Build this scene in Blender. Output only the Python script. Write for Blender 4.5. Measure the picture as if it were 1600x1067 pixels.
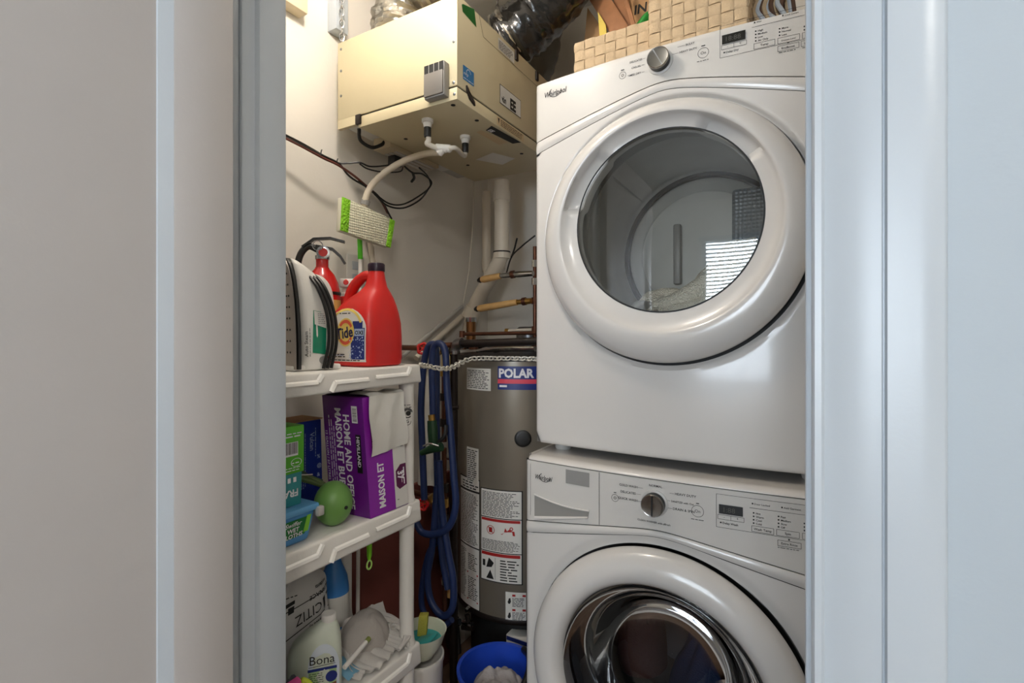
import bpy, bmesh, math, random
from mathutils import Vector, Matrix, noise
random.seed(7)
PI = math.pi
for o in list(bpy.data.objects): bpy.data.objects.remove(o)
SC = bpy.context.scene
COL = SC.collection

# ---------------------------------------------------------------- camera, world, light, exposure
F, CX, HY, CAMH, YAW = 790.0, 800.0, 524.0, 1.29, math.radians(30.3)
cs, sn = math.cos(YAW), math.sin(YAW)
cam = bpy.data.objects.new('camera', bpy.data.cameras.new('camera')); COL.objects.link(cam)
cam.location = (0, 0, CAMH); cam.rotation_euler = (PI/2, 0, YAW)
cam.data.sensor_width = 36; cam.data.lens = F/1600*36
cam.data.shift_y = -(533.5-HY)/1600; cam.data.clip_start = 0.02
SC.camera = cam
SC.view_settings.view_transform = 'Standard'; SC.view_settings.look = 'None'
SC.view_settings.gamma = 1; SC.view_settings.use_curve_mapping = False
SC.view_settings.exposure = 0.44
W = bpy.data.worlds.new('world'); SC.world = W; W.use_nodes = True
W.node_tree.nodes['Background'].inputs[0].default_value = (0.62, 0.78, 1.0, 1)
W.node_tree.nodes['Background'].inputs[1].default_value = 1.2
# daylight outside the window of the hall behind the camera
dl = bpy.data.lights.new('window_daylight', 'AREA'); dl.shape = 'RECTANGLE'; dl.size = 1.7; dl.size_y = 1.5
dl.energy = 150; dl.color = (0.80, 0.90, 1.0)
dlo = bpy.data.objects.new('window_daylight', dl); COL.objects.link(dlo)
dlo.location = (-0.1, -3.02, 1.55); dlo.rotation_euler = (PI/2, 0, 0)
LAMP = (-0.80, 0.72, 2.33); LAMP_R = 0.05; LAMP_E = 110.0; LAMP_C = (1.0, 0.89, 0.77)
FILL_LAMP = (0.95, -1.25, 2.50); FILL_E = 54.0  # unseen lamp added to fill the hall and lower closet with light

# ---------------------------------------------------------------- measuring helpers
def at(u, v, X=None, Y=None, Z=None):
    """point of the room seen at photo pixel (u, v) on a plane of known X, Y or Z"""
    x = (u-CX)/F; y = (HY-v)/F
    d = Vector((x*cs-sn, x*sn+cs, y))
    t = X/d.x if X is not None else Y/d.y if Y is not None else (Z-CAMH)/d.z
    return Vector((d.x*t, d.y*t, CAMH+d.z*t))

# ---------------------------------------------------------------- materials
def lin(h):
    h = h.lstrip('#'); r = []
    for i in (0, 2, 4):
        c = int(h[i:i+2], 16)/255
        r.append(c/12.92 if c <= .04045 else ((c+.055)/1.055)**2.4)
    return r
MATS = {}
def mat(name, col, rough=.5, metal=0, bump=0, bscale=60, vary=.06, vscale=8, coat=0, emit=0, spec=.5, alpha=None, sheen=0):
    if name in MATS: return MATS[name]
    m = bpy.data.materials.new(name); m.use_nodes = True
    nt = m.node_tree; b = nt.nodes['Principled BSDF']; L = nt.links
    c = lin(col) if isinstance(col, str) else col
    b.inputs['Roughness'].default_value = rough; b.inputs['Metallic'].default_value = metal
    b.inputs['Specular IOR Level'].default_value = spec
    b.inputs['Coat Weight'].default_value = coat; b.inputs['Coat Roughness'].default_value = .08
    if sheen: b.inputs['Sheen Weight'].default_value = sheen
    tc = nt.nodes.new('ShaderNodeTexCoord')
    n = nt.nodes.new('ShaderNodeTexNoise'); n.inputs['Scale'].default_value = vscale; n.inputs['Detail'].default_value = 3
    L.new(tc.outputs['Object'], n.inputs['Vector'])
    r = nt.nodes.new('ShaderNodeValToRGB')
    r.color_ramp.elements[0].position = .3; r.color_ramp.elements[1].position = .7
    r.color_ramp.elements[0].color = [x*(1-vary) for x in c]+[1]
    r.color_ramp.elements[1].color = [min(1, x*(1+vary)) for x in c]+[1]
    L.new(n.outputs['Fac'], r.inputs['Fac']); L.new(r.outputs['Color'], b.inputs['Base Color'])
    if bump:
        n2 = nt.nodes.new('ShaderNodeTexNoise'); n2.inputs['Scale'].default_value = bscale; n2.inputs['Detail'].default_value = 4
        L.new(tc.outputs['Object'], n2.inputs['Vector'])
        bp = nt.nodes.new('ShaderNodeBump'); bp.inputs['Strength'].default_value = bump; bp.inputs['Distance'].default_value = .01
        L.new(n2.outputs['Fac'], bp.inputs['Height']); L.new(bp.outputs['Normal'], b.inputs['Normal'])
    if emit:
        b.inputs['Emission Color'].default_value = list(c)+[1]; b.inputs['Emission Strength'].default_value = emit
    if alpha is not None: b.inputs['Alpha'].default_value = alpha
    MATS[name] = m; return m
def glass(name, tint, refl=.25, rough=.02, gcol=.9):
    m = bpy.data.materials.new(name); m.use_nodes = True; nt = m.node_tree; L = nt.links
    for n in list(nt.nodes): nt.nodes.remove(n)
    out = nt.nodes.new('ShaderNodeOutputMaterial'); mx = nt.nodes.new('ShaderNodeMixShader')
    tr = nt.nodes.new('ShaderNodeBsdfTransparent'); tr.inputs[0].default_value = list(tint)+[1]
    gl = nt.nodes.new('ShaderNodeBsdfGlossy'); gl.inputs['Roughness'].default_value = rough; gl.inputs[0].default_value = (gcol, gcol, gcol, 1)
    fr = nt.nodes.new('ShaderNodeFresnel'); fr.inputs['IOR'].default_value = 1.5
    ad = nt.nodes.new('ShaderNodeMath'); ad.operation = 'ADD'; ad.inputs[1].default_value = refl; ad.use_clamp = True
    L.new(fr.outputs[0], ad.inputs[0]); L.new(ad.outputs[0], mx.inputs[0])
    L.new(tr.outputs[0], mx.inputs[1]); L.new(gl.outputs[0], mx.inputs[2]); L.new(mx.outputs[0], out.inputs[0])
    MATS[name] = m; return m
def brush(name, col, rough, scale, depth, metal=0, kind='voronoi', vary=.05):
    """colour with a fine regular relief (perforation, weave, terry)"""
    m = mat(name, col, rough, metal, vary=vary); nt = m.node_tree; L = nt.links; b = nt.nodes['Principled BSDF']
    tc = nt.nodes.new('ShaderNodeTexCoord')
    t = nt.nodes.new('ShaderNodeTexVoronoi'); t.inputs['Scale'].default_value = scale
    t.inputs['Randomness'].default_value = 0.15 if kind == 'grid' else 1
    L.new(tc.outputs['Object'], t.inputs['Vector'])
    bp = nt.nodes.new('ShaderNodeBump'); bp.inputs['Strength'].default_value = depth; bp.inputs['Distance'].default_value = .004
    L.new(t.outputs['Distance'], bp.inputs['Height']); L.new(bp.outputs['Normal'], b.inputs['Normal'])
    return m

M = dict(
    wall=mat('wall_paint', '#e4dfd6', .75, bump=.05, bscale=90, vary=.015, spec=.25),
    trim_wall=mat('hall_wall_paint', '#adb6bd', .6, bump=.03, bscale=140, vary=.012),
    ceil=mat('ceiling_paint', '#e6e4df', .85, bump=.1, bscale=120, vary=.02),
    floor=mat('floor_wood', '#6d5646', .5, vary=.2, vscale=14),
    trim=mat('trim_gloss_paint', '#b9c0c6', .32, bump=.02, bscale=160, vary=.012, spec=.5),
    door=mat('door_satin_paint', '#c4c0be', .42, bump=.02, bscale=200, vary=.012),
    white=mat('appliance_white_enamel', '#cfcbc6', .22, vary=.01, coat=.35),
    panel=mat('appliance_console_white', '#ccc8c2', .26, vary=.01, coat=.2),
    ink=mat('black_print', '#1c1b1a', .6), dark=mat('dark_gap_rubber', '#151515', .6),
    grey=mat('grey_plastic', '#8d8b88', .4), lgrey=mat('light_grey_plastic', '#b9b6b1', .35),
    chrome=mat('chrome', '#b8b8ba', .16, 1), steel=mat('brushed_steel', '#8f9092', .32, 1, bump=.05, bscale=30),
    wplast=mat('white_resin', '#e6e3dd', .45, bump=.04, bscale=140, vary=.02),
    rib=mat('white_resin_rib', '#f0eee9', .4, vary=.02),
    cream=mat('cream_powder_coat', '#cabd9b', .42, vary=.02, bump=.03, bscale=250),
    red=mat('red_plastic', '#d52420', .35, vary=.04), redp=mat('red_enamel', '#c81d1c', .22, vary=.04, coat=.3),
    black=mat('black_plastic', '#191817', .42), navy=mat('navy_hose', '#1b2c57', .45, vary=.1),
    green=mat('lime_plastic', '#7ccf1d', .4), dgreen=mat('dark_green_rubber', '#16391f', .5),
    brass=mat('brass', '#c39a55', .3, 1), copper=mat('copper_pipe', '#694434', .4, .8, vary=.2, vscale=25),
    iron=mat('black_iron_pipe', '#251d1a', .42, .4, vary=.2),
    pvc=mat('pvc_white', '#ddd2c0', .4, vary=.03), tan=mat('tan_sleeve', '#cfa468', .55, vary=.1, vscale=30),
    tank=mat('taupe_tank_enamel', '#857c6f', .3, .35, vary=.06, vscale=5),
    label=mat('label_paper', '#dedcd6', .55, vary=.02), maroon=mat('maroon_board', '#7b443c', .5, vary=.1, vscale=4),
    cloth=mat('white_grey_cloth', '#c9c5c0', .9, bump=.15, bscale=220, vary=.05, sheen=.3),
    foil=mat('foil', '#b9b4aa', .28, 1, bump=.5, bscale=38, vary=.15),
    sleeve=mat('black_duct_sleeve', '#1b1a19', .22, bump=.35, bscale=26, vary=.1, coat=.3),
    gsleeve=mat('grey_duct_sleeve', '#5d5950', .4, bump=.3, bscale=26, vary=.15),
    strap=mat('paper_strap', '#bda482', .75, bump=.25, bscale=300, vary=.07, vscale=40),
    card=mat('cardboard', '#b98f63', .8, vary=.06), wood=mat('reddish_wood', '#a7744f', .55, vary=.15, vscale=20),
    redprint=mat('red_print', '#a8201d', .5), blueprint=mat('blue_print', '#1d2f7a', .4),
    whiteprint=mat('white_print', '#f0eef2', .5, vary=.01),
    purple=mat('purple_card', '#6a1585', .38, vary=.05), purple2=mat('bright_purple_card', '#8d1fa6', .38, vary=.05),
)

# ---------------------------------------------------------------- mesh builders
class MB:
    def __init__(s): s.v = []; s.f = []
    def add(s, vs, fs):
        o = len(s.v); s.v += [Vector(p) for p in vs]; s.f += [[i+o for i in f] for f in fs]; return s
    def para(s, o, a, b, c):
        o, a, b, c = map(Vector, (o, a, b, c))
        P = [o, o+a, o+a+b, o+b, o+c, o+a+c, o+a+b+c, o+b+c]
        return s.add(P, [(0,3,2,1),(4,5,6,7),(0,1,5,4),(1,2,6,5),(2,3,7,6),(3,0,4,7)])
    def box(s, x0, x1, y0, y1, z0, z1): return s.para((x0,y0,z0), (x1-x0,0,0), (0,y1-y0,0), (0,0,z1-z0))
    def grid(s, nu, nv, fn, wu=False, wv=False):
        vs = [fn(i/(nu if wu else nu-1), j/(nv if wv else nv-1)) for j in range(nv) for i in range(nu)]
        fs = []
        for j in range(nv if wv else nv-1):
            for i in range(nu if wu else nu-1):
                a, b = (i+1) % nu, (j+1) % nv
                fs.append((j*nu+i, j*nu+a, b*nu+a, b*nu+i))
        return s.add(vs, fs)
    def tube(s, path, r, n=10, cap=True, closed=False):
        P = [Vector(p) for p in path]; N = len(P)
        R = r if isinstance(r, (list, tuple)) else [r]*N
        T = []
        for i in range(N):
            a = P[i-1] if (i or closed) else P[0]; b = P[(i+1) % N] if (i < N-1 or closed) else P[-1]
            T.append((b-a).normalized())
        u = T[0].orthogonal().normalized(); vs = []
        for i in range(N):
            u = (u-T[i]*u.dot(T[i])).normalized(); w = T[i].cross(u)
            vs += [P[i]+(u*math.cos(k*2*PI/n)+w*math.sin(k*2*PI/n))*R[i] for k in range(n)]
        fs = []
        for i in range(N if closed else N-1):
            j = (i+1) % N
            for k in range(n): fs.append((i*n+k, i*n+(k+1) % n, j*n+(k+1) % n, j*n+k))
        if cap and not closed: fs += [tuple(range(n))[::-1], tuple((N-1)*n+k for k in range(n))]
        return s.add(vs, fs)
    def lathe(s, prof, o, axis=(0,0,1), n=32, cap=True, arc=None):
        o = Vector(o); ax = Vector(axis).normalized(); u = ax.orthogonal().normalized(); w = ax.cross(u)
        vs = []
        for r, h in prof: vs += [o+ax*h+(u*math.cos(k*2*PI/n)+w*math.sin(k*2*PI/n))*r for k in range(n)]
        fs = [(i*n+k, i*n+(k+1) % n, (i+1)*n+(k+1) % n, (i+1)*n+k) for i in range(len(prof)-1) for k in range(n)]
        if cap: fs += [tuple(range(n))[::-1], tuple((len(prof)-1)*n+k for k in range(n))]
        return s.add(vs, fs)
    def ball(s, c, r, n=16, m=10):
        rx, ry, rz = r if isinstance(r, (list, tuple)) else (r, r, r); c = Vector(c)
        vs = [c+Vector((rx*math.sin(PI*j/m)*math.cos(2*PI*i/n), ry*math.sin(PI*j/m)*math.sin(2*PI*i/n), rz*math.cos(PI*j/m))) for j in range(m+1) for i in range(n)]
        return s.add(vs, [(j*n+i, (j+1)*n+i, (j+1)*n+(i+1) % n, j*n+(i+1) % n) for j in range(m) for i in range(n)])
    def prism(s, pts, d):
        P = [Vector(p) for p in pts]; d = Vector(d); n = len(P)
        return s.add(P+[p+d for p in P], [tuple(range(n))[::-1], tuple(range(n, 2*n))]+[(i, (i+1) % n, n+(i+1) % n, n+i) for i in range(n)])
    def build(s, name, m, parent=None, smooth=None, bevel=0, seg=2, loc=None, fix=True):
        """links the shapes as ONE mesh; parent is an object; coordinates are world coordinates"""
        root = parent
        off = ORG.get(root.name, Vector((0,0,0))) if root else None
        if off is None:
            if loc is not None: off = Vector(loc)
            else:
                xs = [p.x for p in s.v]; ys = [p.y for p in s.v]; zs = [p.z for p in s.v]
                off = Vector(((min(xs)+max(xs))/2, (min(ys)+max(ys))/2, min(zs)))
        me = bpy.data.meshes.new(name); me.from_pydata([tuple(p-off) for p in s.v], [], s.f)
        bm = bmesh.new(); bm.from_mesh(me)
        bmesh.ops.remove_doubles(bm, verts=bm.verts, dist=1e-6)
        if fix: bmesh.ops.recalc_face_normals(bm, faces=bm.faces)
        if bevel:
            ed = [e for e in bm.edges if len(e.link_faces) == 2 and e.calc_face_angle(0) > .5]
            bmesh.ops.bevel(bm, geom=ed, offset=bevel, segments=seg, profile=.5, affect='EDGES', clamp_overlap=True)
        bm.to_mesh(me); bm.free()
        if smooth or bevel or (smooth is None and len(me.polygons) > 40):
            me.polygons.foreach_set('use_smooth', [True]*len(me.polygons)); me.set_sharp_from_angle(angle=math.radians(42))
        me.materials.append(M[m] if isinstance(m, str) else m)
        o = bpy.data.objects.new(name, me); COL.objects.link(o)
        if root: o.parent = root; ORG[o.name] = off
        else: o.location = off; ORG[o.name] = off
        return o
ORG = {}
def tag(o, label=None, cat=None, group=None, kind=None):
    if label: o['label'] = label
    if cat: o['category'] = cat
    if group: o['group'] = group
    if kind: o['kind'] = kind
    return o
def thing(name, label, cat, loc, group=None):
    o = bpy.data.objects.new(name, None); COL.objects.link(o); o.location = loc; o.empty_display_size = .05
    ORG[o.name] = Vector(loc); return tag(o, label, cat, group)
def struct(mb, name, m, parent=None, **k):
    o = mb.build(name, m, parent, **k)
    if not parent: o['kind'] = 'structure'
    return o
def spline(pts, n=8):
    """Catmull-Rom through points"""
    P = [Vector(p) for p in pts]; P = [P[0]*2-P[1]]+P+[P[-1]*2-P[-2]]; out = []
    for i in range(1, len(P)-2):
        a, b, c, d = P[i-1:i+3]
        for k in range(n):
            t = k/n; out.append(.5*((2*b)+(c-a)*t+(2*a-5*b+4*c-d)*t*t+(3*b-a-3*c+d)*t**3))
    return out+[P[-2]]

# flat print on a surface: shapes in (a, b) coordinates carried onto the surface by fn
TXT = {}
def text_geo(st, bold):
    k = (st, bold)
    if k not in TXT:
        cu = bpy.data.curves.new('t', 'FONT'); cu.body = st; cu.size = 1; cu.resolution_u = 2; cu.offset = bold; cu.fill_mode = 'FRONT'
        ob = bpy.data.objects.new('t', cu); me = bpy.data.meshes.new_from_object(ob)
        TXT[k] = ([(v.co.x, v.co.y) for v in me.vertices], [tuple(p.vertices) for p in me.polygons])
        bpy.data.objects.remove(ob); bpy.data.meshes.remove(me); bpy.data.curves.remove(cu)
    return TXT[k]
class Ink(MB):
    def __init__(s, fn): super().__init__(); s.fn = fn
    def build(s, *a, **k):
        o = super().build(*a, **k)
        if len(s.f) > 8 and not any(q in o.name for q in ('label_border', 'sticker', 'rating', 'warning_label', 'instruction')): o['kind'] = 'stuff'
        return o
    def put(s, pts, fs): return s.add([s.fn(a, b) for a, b in pts], fs)
    def rect(s, a0, b0, a1, b1, n=1, m=1):
        pts = [(a0+(a1-a0)*i/n, b0+(b1-b0)*j/m) for j in range(m+1) for i in range(n+1)]
        return s.put(pts, [(j*(n+1)+i, j*(n+1)+i+1, (j+1)*(n+1)+i+1, (j+1)*(n+1)+i) for j in range(m) for i in range(n)])
    def poly(s, pts): return s.put(pts, [tuple(range(len(pts)))])
    def disc(s, a, b, r, n=16): return s.poly([(a+r*math.cos(2*PI*k/n), b+r*math.sin(2*PI*k/n)) for k in range(n)])
    def ring(s, a, b, r0, r1, n=24, t0=0, t1=2*PI, sx=1):
        pts = [(a+sx*r*math.cos(t0+(t1-t0)*k/n), b+r*math.sin(t0+(t1-t0)*k/n)) for r in (r0, r1) for k in range(n+1)]
        return s.put(pts, [(k, k+1, n+2+k, n+1+k) for k in range(n)])
    def line(s, a0, b0, a1, b1, w):
        dx, dy = a1-a0, b1-b0; L = math.hypot(dx, dy) or 1; nx, ny = -dy/L*w/2, dx/L*w/2
        n = max(1, int(L/.03))
        pts = [(a0+dx*i/n+q*nx, b0+dy*i/n+q*ny) for q in (-1, 1) for i in range(n+1)]
        return s.put(pts, [(i, i+1, n+2+i, n+1+i) for i in range(n)])
    def frame(s, a0, b0, a1, b1, w):
        s.line(a0, b0, a1, b0, w); s.line(a0, b1, a1, b1, w); s.line(a0, b0, a0, b1, w); s.line(a1, b0, a1, b1, w); return s
    def text(s, st, a, b, size, rot=0, bold=0, align='L', sx=1, shear=0):
        V, Fc = text_geo(st, bold)
        if not V: return s
        x0 = min(p[0] for p in V); x1 = max(p[0] for p in V); d = {'L': x0, 'C': (x0+x1)/2, 'R': x1}[align]
        c, q = math.cos(rot), math.sin(rot); pts = []
        for x, y in V:
            x = ((x-d)*sx+shear*y)*size; y = y*size
            pts.append((a+x*c-y*q, b+x*q+y*c))
        return s.put(pts, Fc)
    def words(s, a0, a1, b, h, rnd=random, vert=False):
        """a line of small unreadable print"""
        a = a0; d = 1 if a1 > a0 else -1
        while (a1-a)*d > h:
            w = rnd.uniform(1.2, 4.5)*h; e = a+d*min(w, abs(a1-a))
            if vert: s.rect(b, a, b+h*.55, e)
            else: s.rect(a, b, e, b+h*.55)
            a = e+d*h*.7
        return s
    def para_lines(s, a0, a1, b0, b1, n):
        p = (b1-b0)/n
        for i in range(n): s.words(a0, a0+(a1-a0)*random.uniform(.75, 1), b0+i*p, abs(p)*.8)
        return s

# ================================================================= the setting
CEIL = 2.62; XL, YB, XR = -1.25, 1.92, 0.42
WY0, WY1 = 0.43, 0.53                 # door wall
OX0, OX1 = -0.745, -0.0015            # door opening
struct(MB().box(-2.2, 1.9, -3.0, YB+.1, -.05, 0), 'floor', 'floor')
struct(MB().box(-2.2, 1.9, -3.0, YB+.1, CEIL, CEIL+.06), 'ceiling', 'ceil')
struct(MB().box(XL-.08, XL, WY1, YB, 0, CEIL), 'wall_left', 'wall')
struct(MB().box(XL-.08, XR+.08, YB, YB+.08, 0, CEIL), 'wall_back', 'wall')
struct(MB().box(XR, XR+.08, WY1, YB, 0, CEIL), 'wall_right', 'wall')
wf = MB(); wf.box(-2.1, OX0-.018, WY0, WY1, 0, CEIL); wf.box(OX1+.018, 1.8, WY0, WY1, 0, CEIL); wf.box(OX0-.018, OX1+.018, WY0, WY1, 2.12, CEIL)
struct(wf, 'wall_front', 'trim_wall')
struct(MB().box(-2.18, -2.1, -2.9, WY1, 0, CEIL), 'wall_hall_left', 'wall')
struct(MB().box(1.8, 1.88, -2.9, WY1, 0, CEIL), 'wall_hall_right', 'wall')
wx0, wx1, wz0, wz1 = -.74, 0.60, .85, 2.12
wh = MB(); wh.box(-2.18, wx0, -2.9, -2.8, 0, CEIL); wh.box(wx1, 1.88, -2.9, -2.8, 0, CEIL); wh.box(wx0, wx1, -2.9, -2.8, 0, wz0); wh.box(wx0, wx1, -2.9, -2.8, wz1, CEIL)
struct(wh, 'wall_hall_back', 'wall')
wn = struct(MB().box(wx0, wx1, -2.885, -2.875, wz0, wz1), 'window_1', glass('window_glass', (1, 1, 1), .02))
fr = MB()
for a, b in ((wx0, wx0+.04), (wx1-.04, wx1), ((wx0+wx1)/2-.02, (wx0+wx1)/2+.02)): fr.box(a, b, -2.87, -2.83, wz0, wz1)
fr.box(wx0, wx1, -2.87, -2.83, wz0, wz0+.04); fr.box(wx0, wx1, -2.87, -2.83, wz1-.04, wz1)
fr.build('window_frame', 'trim', wn)
bl = thing('window_blind', 'white slatted window blind behind the camera in the hall', 'blind', ((wx0+wx1)/2, -2.78, wz0))
MB().box(wx0-.03, wx1+.03, -2.79, -2.74, wz1-.02, wz1+.03).build('head_rail', 'trim', bl)
for i in range(25):
    z = wz0+.03+i*.05
    MB().para((wx0, -2.786, z), (wx1-wx0, 0, 0), (0, .032, .018), (0, -.001, .002)).build('slat', 'trim', bl)

# jamb, stop and casing
jm = MB()
jm.box(OX0-.018, OX0, WY0+.028, WY1+.002, 0, 2.12); jm.box(OX0-.018, OX0+.012, .479, .526, 0, 2.10)
jm.box(OX0-.018, OX0-.006, WY0-.002, WY0+.028, 0, 2.12)
jm.box(OX1, OX1+.018, WY0-.002, WY1, 0, 2.12); jm.box(OX0-.018, OX1+.018, WY0-.002, WY1, 2.10, 2.12)
struct(jm, 'trim_1', 'trim', bevel=.0025)
# right casing: a moulded profile run up the wall
def casing_profile(x):
    pts = [(0, WY0), (0, WY0-.010), (.002, WY0-.0125), (.006, WY0-.0125), (.008, WY0-.010)]
    for k in range(9): t = k/8; pts.append((.010+.030*t, WY0-.0105-.006*math.sin(t*PI*.5)))
    pts += [(.0408, WY0-.0150), (.0418, WY0-.0150), (.0428, WY0-.0195), (.060, WY0-.0205), (.071, WY0-.020), (.0735, WY0-.018), (.0745, WY0-.012), (.0745, WY0)]
    return [Vector((x+a, b, 0)) for a, b in pts]
struct(MB().prism(casing_profile(OX1+.004), (0, 0, 2.19)), 'trim_2', 'trim', smooth=True)
struct(MB().prism([Vector((OX0-.022-p.x, p.y, 0)) for p in casing_profile(0)], (0, 0, 2.19)), 'trim_3', 'trim', smooth=True)
struct(MB().box(OX0-.10, OX1+.08, WY0-.018, WY0, 2.12, 2.20), 'trim_4', 'trim', bevel=.002)
struct(MB().box(OX1+.085, 1.8, WY0-.014, WY0, 0, .12), 'baseboard_front', 'trim', bevel=.002)

# door swung open to the left, its back face towards the camera
DX = -.710; DY1 = .424; DYF = -.318
dr = struct(MB().box(DX-.035, DX-.010, DYF, DY1, .01, 2.09), 'door_1', 'door')
def door_frame():
    m = MB()
    st = .0785; rails = [(.01, .23), (2.0, 2.09), (1.0, 1.14)]
    m.box(DX-.012, DX, DY1-st, DY1, .01, 2.09); m.box(DX-.012, DX, DYF, DYF+st, .01, 2.09)
    return m
door_frame().build('stile', 'door', dr, bevel=.0015)
for z0, z1 in ((.01, .23), (1.965, 2.09)): MB().box(DX-.012, DX, DYF+.0785, DY1-.0785, z0, z1).build('rail', 'door', dr)
mo = MB()
for yy, sg in ((DY1-.0785, -1), (DYF+.0785, 1)): mo.prism([(DX-.0005, yy, .23), (DX-.012, yy, .23), (DX-.0105, yy+sg*.0165, .23), (DX-.0075, yy+sg*.0155, .23)], (0, 0, 1.735))
mo.build('panel_moulding', 'trim', dr)
for z in (.25, 1.05, 1.85):
    MB().tube([(OX0-.002, WY0-.004, z-.045), (OX0-.002, WY0-.004, z+.045)], .006).build('hinge', 'chrome', dr)

# closet ceiling lamp, and an unseen hall lamp added as fill
cl = thing('ceiling_lamp', 'bare warm bulb lamp hanging from the closet ceiling', 'lamp', (LAMP[0], LAMP[1], LAMP[2]-LAMP_R))
MB().ball(LAMP, LAMP_R, 24, 14).build('bulb', mat('bulb_glow', LAMP_C, .5, emit=LAMP_E, vary=0), cl)
MB().lathe([(.022, 0), (.026, .05), (.03, .09)], (LAMP[0], LAMP[1], LAMP[2]+LAMP_R-.006)).build('socket', 'wplast', cl)
MB().tube([(LAMP[0], LAMP[1], LAMP[2]+LAMP_R+.08), (LAMP[0], LAMP[1], CEIL)], .008).build('stem', 'wplast', cl)
hl = thing('hall_fill_lamp', 'added round white fill lamp on the hall ceiling behind the camera', 'lamp', (FILL_LAMP[0], FILL_LAMP[1], FILL_LAMP[2]))
MB().lathe([(.02, 0), (.15, .01), (.19, .05), (.19, .07)], FILL_LAMP, n=40).build('shade', mat('fill_lamp_glow', (1, .95, .88), .5, emit=FILL_E, vary=0), hl)
MB().lathe([(.2, .07), (.2, .12)], FILL_LAMP, n=40).build('base', 'trim', hl)


# ================================================================= washer and dryer
AX, AW = -.28, .343                    # centre and half width
def bow(x, y0): return y0-.02*(1-((x-AX)/AW)**2)
def edge_round(d, r): return 0 if d >= r else r-math.sqrt(max(0, r*r-(r-d)**2))
def strip_sheet(y0, zlo, zhi, nx=49, nz=8, r=.014, lip=.006, top_r=0, proud=0):
    """a bowed front panel between two height curves, its edges turned back"""
    def fn(u, v):
        x = AX-AW+2*AW*u
        a, b = zlo(x), zhi(x)
        e = 0
        if v < .12: e = lip*(1-v/.12); vv = 0
        elif v > .88: e = lip*(v-.88)/.12; vv = 1
        else: vv = (v-.12)/.76
        z = a+(b-a)*vv
        dx = min(x-(AX-AW), AX+AW-x)
        y = bow(x, y0)+edge_round(dx, r)+e-proud*math.sin(PI*vv)
        if top_r: y += edge_round(b-z, top_r)*.9
        return Vector((x, y, z))
    us = [0, .004, .009, .015, .022, .032]; us = us+[.04+.92*k/(nx-13) for k in range(nx-12)]+[1-q for q in us[::-1]]
    vs = [0, .06, .12, .15, .2]+[.25+.5*k/(nz-1) for k in range(nz)]+[.8, .85, .88, .94, 1]
    m = MB(); n = len(us); m.add([fn(u, v) for v in vs for u in us], [(j*n+i, j*n+i+1, (j+1)*n+i+1, (j+1)*n+i) for j in range(len(vs)-1) for i in range(n-1)])
    return m
def body_sheet(y0, zc, rin, zlo, zhi, ring_r, ring_d, r=.014):
    """front panel with a round door opening and a shallow dish round the door"""
    N = 144; ts = [0, .02, .05, .09, .14, .2, .28, .38, .5, .62, .74, .84, .9, .94, .965, .985, 1]; vs = []
    for t in ts:
        for k in range(N):
            a = 2*PI*k/N; c, q = math.cos(a), math.sin(a)
            lo, hi = rin, .9
            for _ in range(40):
                mid = (lo+hi)/2; x = AX+mid*c; z = zc+mid*q
                if abs(x-AX) < AW and zlo(x) < z < zhi(x): lo = mid
                else: hi = mid
            R = rin+(lo-rin)*t; x = AX+R*c; z = zc+R*q
            d = min(x-(AX-AW), AX+AW-x)
            y = bow(x, y0)+edge_round(max(0, d), r)+(.8*edge_round(max(0, z-zlo(x)), .01))
            s = max(0, min(1, (R-rin)/(ring_r-rin))); y += ring_d*(1-s*s*(3-2*s))
            vs.append((x, y, z))
    n = len(ts)
    for k in range(N):
        x, y, z = vs[k]; vs.append((x, y+.03, z))
    fs = [(j*N+k, j*N+(k+1) % N, (j+1)*N+(k+1) % N, (j+1)*N+k) for j in range(n-1) for k in range(N)]
    fs += [(k, n*N+k, n*N+(k+1) % N, (k+1) % N) for k in range(N)]
    return MB().add(vs, fs)
def cabinet_shell(y0, y1, z0, z1):
    m = MB(); x0, x1 = AX-AW, AX+AW; f = y0+.014
    m.add([(x0,f,z0),(x0,y1,z0),(x0,y1,z1),(x0,f,z1),(x1,f,z0),(x1,y1,z0),(x1,y1,z1),(x1,f,z1)],
          [(0,1,2,3),(4,7,6,5),(1,5,6,2),(3,2,6,7),(0,4,5,1)])
    return m
def ring_door(prof, y0, zc, recess=None, n=144, ecc=0):
    """revolved door ring; prof = (radius, how far proud); recess deepens the inner slope over some angles"""
    vs = []
    for r, p in prof:
        for k in range(n):
            a = 2*PI*k/n; q = p
            if recess and r < .2405:
                dg = math.degrees(a)
                for a0, a1, dep in recess:
                    s = max(0, min(1, (dg-a0)/3.5))*max(0, min(1, (a1-dg)/3.5)); q -= dep*s
            s_ = max(0, min(1, (r-.207)/.083)); vs.append((AX+r*math.cos(a), y0-q, zc-ecc*s_*s_*(3-2*s_)+r*math.sin(a)))
    return MB().add(vs, [(j*n+k, (j+1)*n+k, (j+1)*n+(k+1) % n, j*n+(k+1) % n) for j in range(len(prof)-1) for k in range(n)])
def surf(y0, off=.0009):
    return lambda a, b: Vector((a, bow(a, y0)-off, b))
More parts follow.
